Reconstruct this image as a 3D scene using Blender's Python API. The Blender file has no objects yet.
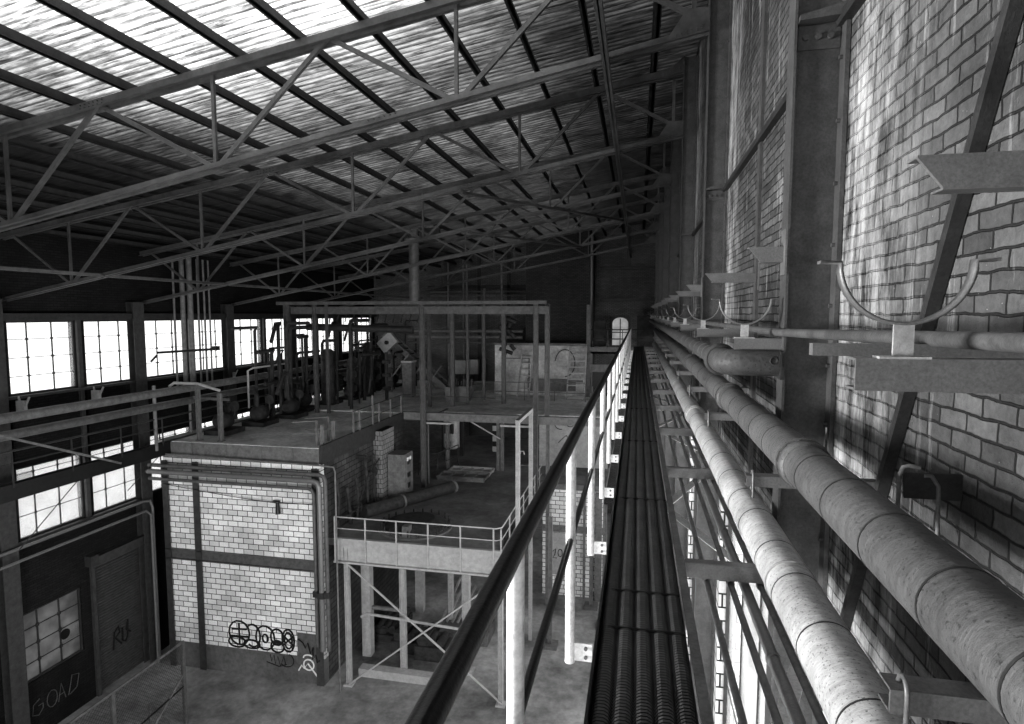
import bpy, math, random
from mathutils import Vector, Matrix
random.seed(7)
C = bpy.context.scene.collection
PI = math.pi
FL, MID, DECK = -13.1, -7.85, -4.6      # ground floor, middle slab, upper deck (camera eye level is z = 0)
XW, XC, XL, YE = 1.2, 0.897, -18.0, 39.1  # brick wall, face of its columns, window wall, end wall
ORD = ['nearest','second','third','fourth','fifth','sixth','seventh','eighth','ninth','tenth','eleventh','twelfth','thirteenth','fourteenth','fifteenth','sixteenth','seventeenth','eighteenth','nineteenth','twentieth']

# ------------------------------------------------------------------ materials
def nodes(name):
    m = bpy.data.materials.new(name); m.use_nodes = True
    nt = m.node_tree; nt.nodes.clear()
    out = nt.nodes.new('ShaderNodeOutputMaterial')
    return m, nt, out
def N(nt, t, **k):
    n = nt.nodes.new(t)
    for a, b in k.items():
        if a.startswith('i_'): n.inputs[a[2:].replace('_', ' ')].default_value = b
        else: setattr(n, a, b)
    return n
def g(v): return (v, v, v, 1)
def ramp(nt, src, p0, v0, p1, v1):
    r = N(nt, 'ShaderNodeValToRGB'); e = r.color_ramp.elements
    e[0].position = p0; e[0].color = g(v0); e[1].position = p1; e[1].color = g(v1)
    nt.links.new(src, r.inputs[0]); return r.outputs[0]
def mul(nt, a, b, t='MULTIPLY'):
    x = N(nt, 'ShaderNodeMixRGB', blend_type=t); x.inputs[0].default_value = 1
    nt.links.new(a, x.inputs[1]); nt.links.new(b, x.inputs[2]); return x.outputs[0]
def pos(nt, sc=(1, 1, 1)):
    p = N(nt, 'ShaderNodeNewGeometry'); mp = N(nt, 'ShaderNodeMapping'); mp.inputs['Scale'].default_value = sc
    nt.links.new(p.outputs['Position'], mp.inputs[0]); return mp.outputs[0]
def noise(nt, vec, sc, det=4, rough=.6):
    n = N(nt, 'ShaderNodeTexNoise'); n.inputs['Scale'].default_value = sc; n.inputs['Detail'].default_value = det; n.inputs['Roughness'].default_value = rough
    nt.links.new(vec, n.inputs['Vector']); return n.outputs[0]
def finish(nt, out, col, rough=.6, metal=0, hgt=None, bump=.3, dist=.01, spec=.2):
    b = N(nt, 'ShaderNodeBsdfPrincipled'); b.inputs['Specular IOR Level'].default_value = spec; b.inputs['Roughness'].default_value = rough; b.inputs['Metallic'].default_value = metal
    nt.links.new(col, b.inputs['Base Color'])
    if hgt is not None:
        bp = N(nt, 'ShaderNodeBump'); bp.inputs['Strength'].default_value = bump; bp.inputs['Distance'].default_value = dist
        nt.links.new(hgt, bp.inputs['Height']); nt.links.new(bp.outputs[0], b.inputs['Normal'])
    nt.links.new(b.outputs[0], out.inputs[0])
def grey(name, v, rough=.6, metal=0, lo=.6, hi=1.3, sc=6, st=(1, 1, 1), bump=.25, dist=.01):
    m, nt, out = nodes(name)
    p = pos(nt, st); n1 = noise(nt, p, sc, 6, .65); n2 = noise(nt, p, sc * 9, 3, .7)
    c = mul(nt, ramp(nt, n1, .3, v * lo, .7, v * hi), ramp(nt, n2, .3, .75, .65, 1.15))
    finish(nt, out, c, rough, metal, n2, bump, dist); return m
def brick(name, axis, w, h, mortar, c1, c2, cm, bump=.6, lo=.45, sc=.5, white=0, dist=.012, msmooth=.1):
    m, nt, out = nodes(name)
    geo = N(nt, 'ShaderNodeNewGeometry'); sp = N(nt, 'ShaderNodeSeparateXYZ'); cb = N(nt, 'ShaderNodeCombineXYZ')
    nt.links.new(geo.outputs['Position'], sp.inputs[0])
    if axis == 'xy':
        sm = N(nt, 'ShaderNodeMath', operation='ADD'); nt.links.new(sp.outputs[0], sm.inputs[0]); nt.links.new(sp.outputs[1], sm.inputs[1]); nt.links.new(sm.outputs[0], cb.inputs[0])
    else: nt.links.new(sp.outputs[1 if axis == 'y' else 0], cb.inputs[0])
    nt.links.new(sp.outputs[2], cb.inputs[1])
    wob = N(nt, 'ShaderNodeTexNoise'); wob.inputs['Scale'].default_value = 9; nt.links.new(cb.outputs[0], wob.inputs['Vector'])
    wm = N(nt, 'ShaderNodeMixRGB', blend_type='LINEAR_LIGHT'); wm.inputs[0].default_value = .012 * (w / .2) if w < .3 else 0.002
    nt.links.new(cb.outputs[0], wm.inputs[1]); nt.links.new(wob.outputs['Color'], wm.inputs[2])
    b = N(nt, 'ShaderNodeTexBrick'); b.offset = .5; b.inputs['Scale'].default_value = 1
    b.inputs['Brick Width'].default_value = w; b.inputs['Row Height'].default_value = h; b.inputs['Mortar Size'].default_value = mortar; b.inputs['Mortar Smooth'].default_value = msmooth
    b.inputs['Color1'].default_value = g(c1); b.inputs['Color2'].default_value = g(c2); b.inputs['Mortar'].default_value = g(cm)
    nt.links.new(wm.outputs[0], b.inputs['Vector'])
    p = pos(nt); n1 = noise(nt, p, sc, 6, .65); n2 = noise(nt, p, 28, 4, .7)
    c = mul(nt, b.outputs['Color'], ramp(nt, n1, .3, lo, .65, 1.1)); c = mul(nt, c, ramp(nt, n2, .3, .72, .7, 1.15))
    if white:   # lime and paint runs, plus light painted in toward each column
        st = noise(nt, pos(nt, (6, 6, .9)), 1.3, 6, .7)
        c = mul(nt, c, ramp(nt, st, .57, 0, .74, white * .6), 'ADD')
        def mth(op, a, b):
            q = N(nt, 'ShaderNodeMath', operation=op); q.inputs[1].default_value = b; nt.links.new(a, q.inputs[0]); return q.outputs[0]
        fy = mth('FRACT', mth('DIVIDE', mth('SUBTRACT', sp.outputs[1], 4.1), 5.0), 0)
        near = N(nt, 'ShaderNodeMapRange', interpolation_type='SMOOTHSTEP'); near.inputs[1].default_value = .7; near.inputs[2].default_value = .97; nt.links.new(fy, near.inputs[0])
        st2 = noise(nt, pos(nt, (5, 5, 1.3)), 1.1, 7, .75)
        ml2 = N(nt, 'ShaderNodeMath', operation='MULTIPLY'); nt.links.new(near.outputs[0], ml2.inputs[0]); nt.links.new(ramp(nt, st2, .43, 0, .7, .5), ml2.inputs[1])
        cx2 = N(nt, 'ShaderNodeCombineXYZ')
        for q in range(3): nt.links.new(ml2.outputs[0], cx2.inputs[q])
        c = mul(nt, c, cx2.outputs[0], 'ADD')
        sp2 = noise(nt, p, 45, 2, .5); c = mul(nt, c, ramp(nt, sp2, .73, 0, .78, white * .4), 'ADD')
    inv = N(nt, 'ShaderNodeMath', operation='SUBTRACT'); inv.inputs[0].default_value = 1; nt.links.new(b.outputs['Fac'], inv.inputs[1])
    ad = N(nt, 'ShaderNodeMath', operation='ADD'); nt.links.new(inv.outputs[0], ad.inputs[0])
    ml = N(nt, 'ShaderNodeMath', operation='MULTIPLY'); ml.inputs[1].default_value = .5; nt.links.new(n2, ml.inputs[0]); nt.links.new(ml.outputs[0], ad.inputs[1])
    finish(nt, out, c, .75, 0, ad.outputs[0], bump, dist, .08); return m

M = {}
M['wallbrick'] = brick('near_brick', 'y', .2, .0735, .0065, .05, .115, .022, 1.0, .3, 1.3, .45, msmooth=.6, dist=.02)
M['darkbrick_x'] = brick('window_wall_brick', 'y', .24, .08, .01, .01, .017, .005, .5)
M['endbrick'] = brick('end_wall_brick', 'x', .24, .08, .012, .12, .18, .05, .5, .5, .35)
M['towerbrick'] = brick('tower_brick', 'xy', .24, .08, .012, .04, .06, .02, .5, .5, .3)
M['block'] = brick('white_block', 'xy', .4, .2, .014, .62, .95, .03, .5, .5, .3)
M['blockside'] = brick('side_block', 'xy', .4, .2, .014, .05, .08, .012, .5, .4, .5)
M['tile'] = brick('white_tile', 'xy', .2, .2, .012, .16, .2, .02, .3, .7)
M['steel'] = grey('painted_steel', .09, .5, .2)
M['colsteel'] = grey('column_steel', .085, .42, .35, .7, 1.25, 7, bump=.5, dist=.004)
M['truss'] = grey('truss_steel', .085, .5, .2, .4, 1.4, .6)
M['dark'] = grey('dark_steel', .035, .5, .3)
M['purlin'] = grey('purlin_steel', .03, .6, .1)
M['black'] = grey('black_steel', .008, .3, 0, bump=.4, dist=.003)
M['white'] = grey('white_paint', .78, .4, 0, .85, 1.1, 5, bump=.1)
M['light'] = grey('light_paint', .34, .5, 0, .75, 1.15, 5)
M['mid'] = grey('mid_paint', .13, .55, .1)
M['arm'] = grey('arm_steel', .15, .4, .3, .85, 1.15, 12, bump=.2, dist=.003)
M['concrete'] = grey('concrete', .1, .85, 0, .45, 1.3, .8)
M['ground'] = grey('ground_concrete', .24, .7, 0, .2, 1.5, .4)
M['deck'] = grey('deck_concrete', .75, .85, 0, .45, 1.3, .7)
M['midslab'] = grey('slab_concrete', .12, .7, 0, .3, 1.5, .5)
M['rust'] = grey('rusty_machine', .03, .7, .2, .4, 1.6, 5)
M['wood'] = grey('old_wood', .25, .8, 0, .6, 1.2, 5)
M['spray_black'] = grey('black_spray', .006, .8, 0, .9, 1.1)
M['spray_white'] = grey('white_spray', .75, .8, 0, .9, 1.1)
M['sill'] = grey('sill_steel', .045, .6, .2)

def lagging(name, v):
    m, nt, out = nodes(name)
    p = pos(nt); n1 = noise(nt, p, 2.2, 5, .6); n2 = noise(nt, pos(nt, (8, 22, 8)), 1.6, 5, .65); n3 = noise(nt, p, 90, 2, .5)
    c = mul(nt, ramp(nt, n1, .3, v * .72, .7, v * 1.2), ramp(nt, n2, .32, .72, .62, 1.12)); c = mul(nt, c, ramp(nt, n3, .3, .35, .4, 1))
    ad = N(nt, 'ShaderNodeMath', operation='ADD'); nt.links.new(n2, ad.inputs[0]); nt.links.new(n1, ad.inputs[1])
    finish(nt, out, c, .5, .15, ad.outputs[0], .55, .02); return m
M['lag'] = lagging('pipe_lagging', .46)
M['lag2'] = lagging('pipe_lagging_dark', .11)
M['lag3'] = lagging('pipe_lagging_sooty', .06)

def pane_mat(name, v, clear=.75):
    m, nt, out = nodes(name)
    t = N(nt, 'ShaderNodeBsdfTransparent'); t.inputs[0].default_value = g(.95)
    p = pos(nt); n1 = noise(nt, p, 1.5, 5, .6)
    tr = N(nt, 'ShaderNodeBsdfTranslucent'); nt.links.new(ramp(nt, n1, .3, v * .5, .7, v), tr.inputs[0])
    mx = N(nt, 'ShaderNodeMixShader'); mx.inputs[0].default_value = 1 - clear
    nt.links.new(t.outputs[0], mx.inputs[1]); nt.links.new(tr.outputs[0], mx.inputs[2]); nt.links.new(mx.outputs[0], out.inputs[0]); return m
M['pane'] = pane_mat('clear_dusty_glass', .9, .85)
M['frost'] = pane_mat('painted_over_glass', .3, .02)

def roof_mat():
    m, nt, out = nodes('grimy_fibreglass_sheet')
    geo = N(nt, 'ShaderNodeNewGeometry'); sp = N(nt, 'ShaderNodeSeparateXYZ'); nt.links.new(geo.outputs['Position'], sp.inputs[0])
    def mr(sock, a, b, c, d):
        r = N(nt, 'ShaderNodeMapRange', interpolation_type='SMOOTHSTEP'); r.inputs[1].default_value = a; r.inputs[2].default_value = b; r.inputs[3].default_value = c; r.inputs[4].default_value = d
        nt.links.new(sock, r.inputs[0]); return r.outputs[0]
    X, Y = sp.outputs[0], sp.outputs[1]
    def m2(op, a, b):
        x = N(nt, 'ShaderNodeMath', operation=op)
        for i, s in enumerate((a, b)):
            if isinstance(s, (int, float)): x.inputs[i].default_value = s
            else: nt.links.new(s, x.inputs[i])
        return x.outputs[0]
    # light falloff painted in: near middle sheets bright, far and side ones dark
    light_zone = m2('MULTIPLY', mr(X, -13, -7.5, 0.0, 1), mr(X, -4.2, -1, 1, .14))
    light_zone = m2('MULTIPLY', light_zone, mr(Y, 8.2, 13.5, 1.25, .3)); light_zone = m2('MULTIPLY', light_zone, mr(Y, 14, 23, 1, .3))
    streak = noise(nt, pos(nt, (1.1, 12, 1)), 1.2, 7, .75); blot = noise(nt, pos(nt), .55, 5, .65); fine = noise(nt, pos(nt, (2, 30, 1)), 1.3, 3, .6)
    c = m2('MULTIPLY', ramp(nt, streak, .38, .08, .6, .85), ramp(nt, blot, .36, .35, .56, 1.0)); c = m2('MULTIPLY', c, ramp(nt, fine, .3, .5, .6, 1.1))
    wv = m2('SINE', m2('MULTIPLY', Y, 2*PI/.18), 0); gv = N(nt, 'ShaderNodeMapRange'); gv.inputs[1].default_value = -.9; gv.inputs[2].default_value = .3; gv.inputs[3].default_value = .3; nt.links.new(wv, gv.inputs[0])   # darker in the troughs
    c = m2('MULTIPLY', c, gv.outputs[0]); c = m2('MULTIPLY', c, light_zone)
    cc = N(nt, 'ShaderNodeCombineXYZ')
    for i in range(3): nt.links.new(c, cc.inputs[i])
    tr = N(nt, 'ShaderNodeBsdfTranslucent'); nt.links.new(cc.outputs[0], tr.inputs[0])
    df = N(nt, 'ShaderNodeBsdfDiffuse')
    nt.links.new(ramp(nt, streak, .3, .008, .65, .035), df.inputs[0])
    mx = N(nt, 'ShaderNodeAddShader'); nt.links.new(tr.outputs[0], mx.inputs[0]); nt.links.new(df.outputs[0], mx.inputs[1])
    nt.links.new(mx.outputs[0], out.inputs[0]); return m
M['roof'] = roof_mat()

# ------------------------------------------------------------------ mesh builder
def wloc(o):
    v = Vector((0, 0, 0))
    while o is not None: v += o.location; o = o.parent
    return v
class MB:
    def __init__(s): s.v = []; s.f = []; s.sm = []
    def add(s, vs, fs, smooth=False):
        b = len(s.v); s.v += [tuple(v) for v in vs]
        s.f += [tuple(b + i for i in f) for f in fs]; s.sm += [smooth] * len(fs); return s
    def box(s, x0, x1, y0, y1, z0, z1):
        vs = [(x, y, z) for x in (x0, x1) for y in (y0, y1) for z in (z0, z1)]
        return s.add(vs, [(0, 1, 3, 2), (4, 6, 7, 5), (0, 4, 5, 1), (2, 3, 7, 6), (0, 2, 6, 4), (1, 5, 7, 3)])
    def bar(s, a, b, w, h, up=(0, 0, 1)):
        a, b = Vector(a), Vector(b); d = (b - a).normalized(); up = Vector(up)
        if abs(d.dot(up)) > .99: up = Vector((0, 1, 0))
        r = d.cross(up).normalized() * (w / 2); u = r.cross(d).normalized() * (h / 2)
        vs = [a - r - u, a + r - u, a + r + u, a - r + u, b - r - u, b + r - u, b + r + u, b - r + u]
        return s.add(vs, [(0, 1, 2, 3), (7, 6, 5, 4), (0, 4, 5, 1), (1, 5, 6, 2), (2, 6, 7, 3), (3, 7, 4, 0)])
    def tube(s, pts, r, n=10, cap=True):
        pts = [Vector(p) for p in pts]; k = len(pts); rr = r if isinstance(r, (list, tuple)) else [r] * k
        T = []
        for i in range(k):
            d = (pts[min(i + 1, k - 1)] - pts[max(i - 1, 0)]); T.append(d.normalized())
        up = Vector((0, 0, 1)) if abs(T[0].z) < .9 else Vector((1, 0, 0))
        u = (up - T[0] * up.dot(T[0])).normalized(); vs = []
        for i in range(k):
            u = (u - T[i] * u.dot(T[i])).normalized(); w = T[i].cross(u)
            for j in range(n):
                a = 2 * PI * j / n; vs.append(pts[i] + (u * math.cos(a) + w * math.sin(a)) * rr[i])
        fs = [(i * n + j, i * n + (j + 1) % n, (i + 1) * n + (j + 1) % n, (i + 1) * n + j) for i in range(k - 1) for j in range(n)]
        s.add(vs, fs, True)
        if cap:
            c = len(s.v); s.v += [tuple(v) for v in vs[:n]]; s.f.append(tuple(c + n - 1 - j for j in range(n))); s.sm.append(False)
            c = len(s.v); s.v += [tuple(v) for v in vs[-n:]]; s.f.append(tuple(c + j for j in range(n))); s.sm.append(False)
        return s
    def prism(s, poly, axis, a, b):           # poly in the plane normal to axis
        n = len(poly)
        def P(p, t):
            return {'x': (t, p[0], p[1]), 'y': (p[0], t, p[1]), 'z': (p[0], p[1], t)}[axis]
        vs = [P(p, a) for p in poly] + [P(p, b) for p in poly]
        return s.add(vs, [tuple(range(n)), tuple(range(2 * n - 1, n - 1, -1))] + [(i, i + n, (i + 1) % n + n, (i + 1) % n) for i in range(n)])
    def hsec(s, x, y, z0, z1, w=.2, d=.2, t=.015, along='x'):   # vertical H section, web along x or y
        if along == 'x':
            s.box(x - d/2, x - d/2 + t, y - w/2, y + w/2, z0, z1); s.box(x + d/2 - t, x + d/2, y - w/2, y + w/2, z0, z1); s.box(x - d/2 + t, x + d/2 - t, y - t/2, y + t/2, z0, z1)
        else:
            s.box(x - w/2, x + w/2, y - d/2, y - d/2 + t, z0, z1); s.box(x - w/2, x + w/2, y + d/2 - t, y + d/2, z0, z1); s.box(x - t/2, x + t/2, y - d/2 + t, y + d/2 - t, z0, z1)
        return s
    def build(s, name, mat, parent=None, loc=None):
        if loc is None:
            if parent is not None: loc = wloc(parent)
            else:
                xs, ys, zs = zip(*s.v); loc = Vector(((min(xs) + max(xs)) / 2, (min(ys) + max(ys)) / 2, min(zs)))
        loc = Vector(loc)
        me = bpy.data.meshes.new(name); me.from_pydata([tuple(Vector(v) - loc) for v in s.v], [], s.f); me.update()
        me.polygons.foreach_set('use_smooth', s.sm)
        me.materials.append(M[mat] if isinstance(mat, str) else mat)
        o = bpy.data.objects.new(name, me); C.objects.link(o)
        if parent is not None: o.parent = parent; o.location = loc - wloc(parent)
        else: o.location = loc
        import bmesh
        bm = bmesh.new(); bm.from_mesh(me); bmesh.ops.recalc_face_normals(bm, faces=bm.faces); bm.to_mesh(me); bm.free()
        return o
def tag(o, label, cat, group=None, kind=None):
    o['label'] = label; o['category'] = cat
    if group: o['group'] = group
    if kind: o['kind'] = kind
    return o
def thing(name, loc, label, cat, group=None):
    o = bpy.data.objects.new(name, None); C.objects.link(o); o.location = loc; o.empty_display_size = .1
    return tag(o, label, cat, group, 'thing')
def struct(name, mb, mat, parent=None, label=None, cat=None):
    o = mb.build(name, mat, parent)
    if parent is None: o['kind'] = 'structure'; o['label'] = label; o['category'] = cat
    return o
def dup(root, dloc, label=None, group=None):
    def cp(o, par):
        c = o.copy(); C.objects.link(c)
        if par is not None: c.parent = par
        for ch in list(o.children): cp(ch, c)
        return c
    r = cp(root, None); r.location = root.location + Vector(dloc)
    if label: r['label'] = label
    if group: r['group'] = group
    return r

# ------------------------------------------------------------------ the shell
struct('floor', MB().box(-19, 8, -9, 45, FL - .3, FL), 'ground', label='stained concrete ground floor far below the catwalk', cat='floor')
Z0, SL = 5.55, .165
def zroof(x): return Z0 + SL * (x - .7)
mb = MB(); ys = []; y = -8.0
while y < YE + .3: ys.append(y); y += .045
vs = []
for i, yy in enumerate(ys):
    dz = .018 * math.sin(2 * PI * yy / .18)
    for x in (XL - .4, -9, 1.6): vs.append((x, yy, zroof(x) + .22 + dz))
mb.add(vs, [(3*i + j, 3*i + j + 1, 3*i + 4 + j, 3*i + 3 + j) for i in range(len(ys) - 1) for j in (0, 1)], True)
struct('ceiling', mb, 'roof', label='sloping roof of grimy corrugated sheets letting daylight through', cat='ceiling')

# brick wall beside the catwalk, with glazed openings below it
struct('wall_right_upper', MB().box(XW, XW + .35, -8, YE, -2.35, 6.2), 'wallbrick', label='tall brick wall close beside the catwalk with white stains and painted-in light', cat='wall')
mb = MB()
for k in range(-1, 8):
    mb.box(XW, XW + .35, 4.1 + 5*k - .35, 4.1 + 5*k + .35, FL, -2.35)
mb.box(XW, XW + .35, -8, YE, FL, -11.3)
struct('wall_right_lower', mb, 'block', label='white block piers and sill wall beneath the brick wall', cat='wall')
def window(n, face, a0, a1, z0, z1, x, nv, nh, label, mat='pane', t=.03, fr=.06, vx=None, hz=None, skip=()):
    root = thing('window_%d' % n, (x, (a0+a1)/2, z0), label, 'window'); root['kind'] = 'structure'
    f = MB()
    f.box(x - .05, x + .05, a0, a0 + fr, z0, z1); f.box(x - .05, x + .05, a1 - fr, a1, z0, z1)
    f.box(x - .05, x + .05, a0 + fr, a1 - fr, z0, z0 + fr); f.box(x - .05, x + .05, a0 + fr, a1 - fr, z1 - fr, z1)
    vx = vx or [i / nv for i in range(1, nv)]; hz = hz or [i / nh for i in range(1, nh)]
    for q in vx: yy = a0 + (a1 - a0) * q; f.box(x - .02, x + .02, yy - t/2, yy + t/2, z0 + fr, z1 - fr)
    for q in hz:
        zz = z0 + (z1 - z0) * q; f.box(x - .012, x + .012, a0 + fr, a1 - fr, zz - t * .3, zz + t * .3)
        for p in vx: yy = a0 + (a1 - a0) * p; f.box(x - .03, x + .03, yy - t, yy + t, zz - t, zz + t)
    f.build('window_frame', 'dark', root)
    MB().box(x - .006, x + .006, a0 + fr, a1 - fr, z0 + fr, z1 - fr).build('pane', mat, root)
    return root
nwin = 1
for k in range(-1, 7):
    a = 4.1 + 5*k + .35
    window(nwin, 'x', a, a + 4.3, -11.3, -2.35, XW + .15, 4, 6, 'tall glazed opening under the brick wall, %s bay below the catwalk' % ORD[k+1]); nwin += 1

# window wall on the far side
mb = MB(); WX0, WX1 = XL - .3, XL
hb = [(-8.4 + 2.5*i, -5.9 + 2.5*i) for i in range(19)]      # half bays between posts
mb.box(WX0, WX1, -8, YE, -.0, 3.3); mb.box(WX0, WX1, 1, YE, -.2, 0); mb.box(WX0, WX1, 1, YE, -4.58, -2.42); mb.box(WX0, WX1, -8, -5, -4.58, 0)  # unseen gap added at the near end for the side key lamp
YW0 = 11.45
mb.box(WX0, WX1, 1, YW0, -2.42, -.2); mb.box(WX0, WX1, -8, YW0, -6.8, -4.58)
i = 0
y = YW0
while y < YE - .1:
    y1 = min(y + 2.5, YE)
    mb.box(WX0, WX1, y - .15, y + .15, -6.8, -.2) if y > YW0 else mb.box(WX0, WX1, y, y + .15, -6.8, -.2)
    y += 2.5
mb.box(WX0, WX1, -8, YE, -8.45, -6.8)
mb.box(WX0, WX1, -8, 13.95, FL, -8.45); mb.box(WX0, WX1, 13.95, 15.95, FL, -11.25); mb.box(WX0, WX1, 13.95, 15.95, -9.05, -8.45)
mb.box(WX0, WX1, 15.95, 16.35, FL, -8.45); mb.box(WX0, WX1, 18.85, YE, FL, -8.45)
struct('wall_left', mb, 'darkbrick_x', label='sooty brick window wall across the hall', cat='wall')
WW = [0]
def wl(j, row):
    return '%s window of the %s row in the wall across the hall' % (ORD[j], row)
j = 0; y = YW0
while y < YE - 1:
    window(nwin, 'x', y + .15, min(y + 2.35, YE), -2.42, -.2, XL - .1, 3, 4, wl(j, 'upper'), vx=[.3, .66]); nwin += 1
    window(nwin, 'x', y + .15, min(y + 2.35, YE), -6.8, -4.58, XL - .1, 3, 4, wl(j, 'lower'), vx=[.27, .63], hz=[.32, .63, .9]); nwin += 1
    j += 1; y += 2.5
w = window(nwin, 'x', 13.95, 15.95, -11.25, -9.05, XL - .1, 3, 4, 'painted-over ground floor window with a round hole, beside the shutter', mat='frost', t=.05, vx=[.28, .64])
nwin += 1
MB().tube([(XL - .085, 15.38, -10.38), (XL - .07, 15.38, -10.38)], .17, 20).build('vent_hole', 'black', w)
# clean panes low in that window
MB().box(XL - .09, XL - .085, 15.25, 15.87, -10.65, -10.14).build('pane', 'pane', w)['label'] = 'cleaner glass pane'
# roller shutter
d = thing('door_1', (XL - .1, 17.6, FL), 'dark roller shutter door with a scrawl, beside the ground floor window', 'door'); d['kind'] = 'structure'
mb = MB(); poly = []; z = FL
while z < -8.5: poly += [(XL - .12, z), (XL - .06, z + .03), (XL - .06, z + .07), (XL - .12, z + .1)]; z += .1
poly += [(XL - .2, z), (XL - .2, FL)]
mb.prism(poly, 'y', 16.4, 18.8).build('shutter', grey('shutter_steel', .06, .5, .2), d)
MB().box(XL - .05, XL + .1, 16.3, 16.42, FL, -8.4).build('guide_rail', 'sill', d); MB().box(XL, XL + .25, 16.15, 16.45, -8.45, -8.1).build('drive_box', 'rust', d); MB().box(XL - .05, XL + .1, 18.78, 18.9, FL, -8.4).build('guide_rail', 'sill', d)
MB().box(XL, XL + .22, 16.3, 18.9, -8.5, -8.2).build('shutter_housing', 'sill', d)
def scribble(strokes, P, r, mat, parent, name='graffiti'):
    mb = MB()
    for st in strokes:
        pts = [P(*p) for p in st]
        if len(pts) > 1: mb.tube(pts, r, 5)
    return mb.build(name, mat, parent)
def circ(cx, cy, rx, ry, n=14, a0=0, a1=2*PI): return [(cx + rx*math.cos(a0 + (a1-a0)*i/n), cy + ry*math.sin(a0 + (a1-a0)*i/n)) for i in range(n + 1)]
PX = lambda x: (lambda a, b: (x, a, b))
scribble([[(0, 0), (.08, .6), (.25, .75), (.3, .5), (.1, .4), (.35, .05)], [(.42, .6), (.4, .15), (.52, .05), (.62, .2), (.66, .8)], [(.66, .8), (.58, .45), (.75, .3)]],
         lambda a, b: (XL - .05, 17.1 + a, -11.9 + b), .035, 'spray_black', d)
gw = scribble([[(0, .5), (-.2, .4), (-.25, .1), (-.05, 0), (.1, .15), (.1, .3), (-.05, .3)], circ(.4, .25, .17, .27, 12), [(.6, 0), (.72, .55), (.85, 0)], [(.63, .2), (.82, .2)], [(.95, .0), (1.1, .6), (1.35, .5), (1.25, .1), (1.0, .0)]],
         lambda a, b: (XL + .015, 14.35 + a, -12.4 + b), .013, 'steel', None)
tag(gw, 'pale sprayed scrawl on the brickwork below the ground floor window', 'graffiti', kind='thing')
# end wall and the wall behind the catwalk
mb = MB().box(XL - .3, -1.75, YE, YE + .3, FL, 6.2).box(-1.75, -.45, YE, YE + .3, FL, -2.1).box(-1.75, -.45, YE, YE + .3, -.15, 6.2).box(-.45, XW + .35, YE, YE + .3, FL, 6.2)
struct('wall_far', mb, 'endbrick', label='brick end wall of the hall with steel framing', cat='wall')
r = thing('window_%d' % nwin, (-1.1, YE, -2.1), 'small arched window glowing in the end wall past the catwalk', 'window'); r['kind'] = 'structure'; nwin += 1
f = MB().box(-1.75, -1.6, YE - .05, YE + .1, -2.1, -.15).box(-.6, -.45, YE - .05, YE + .1, -2.1, -.15).box(-1.6, -.6, YE - .05, YE + .1, -2.1, -2.0).box(-1.13, -1.07, YE, YE + .06, -2, -.3).box(-1.6, -.6, YE, YE + .06, -1.2, -1.14)
f.prism([(-1.6, -.15), (-1.6, -.55)] + [(-1.1 - .5*math.cos(a), -.6 + .38*math.sin(a)) for a in [PI*i/10 for i in range(11)]] + [(-.6, -.55), (-.6, -.15)], 'y', YE - .05, YE + .1)
f.build('window_frame', 'dark', r); MB().box(-1.6, -.6, YE + .1, YE + .11, -2, -.2).build('pane', pane_mat('far_glass', .5, .1), r)
mb = MB().box(XL - .3, XW + .35, -8.3, -8, FL, -9).box(XL - .3, XW + .35, -8.3, -8, 1.6, 6.2).box(XL - .3, -14, -8.3, -8, -9, 1.6).box(.6, XW + .35, -8.3, -8, -9, 1.6).box(-7, -6.6, -8.3, -8, -9, 1.6)  # unseen openings added so light comes in from behind
struct('wall_near', mb, 'darkbrick_x', label='brick gable wall behind the camera with big openings added for light', cat='wall')
# far-wall steel framing
for n, (a, b) in enumerate([((-2.4, .9), (1.1, .9)), ((-2.4, 2.9), (1.1, 2.9))]):
    struct('trim_%d' % (n + 1), MB().box(a[0], b[0], YE - .15, YE, a[1] - .09, a[1] + .09), 'dark', label='dark horizontal rail on the end wall brickwork, %s one' % ('lower', 'upper')[n], cat='trim')
struct('trim_3', MB().box(-.75, -.5, YE - .12, YE, 3.0, 6), 'dark', label='dark upright on the end wall above its upper rail', cat='trim')
for n, x in enumerate((-12.6, -10.4, -8.4)):
    struct('trim_%d' % (n + 4), MB().box(x - .1, x + .1, YE - .15, YE, DECK, 6), 'dark', label='dark steel upright on the end wall, %s from its dark tower' % ('third', 'second', 'first')[n], cat='trim')
struct('trim_7', MB().box(-14, -6.3, YE - .15, YE, 1.7, 1.9), 'dark', label='dark rail across the end wall beside the tower', cat='trim')

# steel standing against the brick wall
def ht(x, k): return x
c0 = thing('steel_column', (1.05, 4.1, FL), 'nearest riveted steel column against the brick wall', 'column', 'riveted columns along the brick wall')
MB().box(XC, XC + .015, 4.03, 4.19, FL, 5.6).build('room_flange', 'colsteel', c0)
mb = MB().box(XC + .02, XW - .03, 4.09, 4.115, FL, 5.6); mb.build('web', 'colsteel', c0)
mb = MB().box(XW - .03, XW - .005, 3.99, 4.22, FL, 5.6)
for i in range(40): zz = -9.2 + .37*i; mb.tube([(XW - .05, 4.04, zz), (XW - .03, 4.04, zz)], .013, 8)
mb.build('wall_flange', 'colsteel', c0)
mb = MB().box(XC + .03, XW - .035, 4.075, 4.09, 1.6, 1.74)
for i in range(3): mb.tube([(XC + .07 + .07*i, 4.075, 1.67), (XC + .07 + .07*i, 4.055, 1.67)], .019, 10)
mb.prism([(XC + .02, 1.74), (XW - .03, 1.76), (XW - .03, 1.83), (XC + .02, 1.77)], 'y', 3.99, 4.09)
mb.build('splice_plate', 'colsteel', c0)
for k in range(1, 7): dup(c0, (0, 5*k, 0), '%s steel column along the brick wall, counting away from the camera' % ORD[k])
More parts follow.
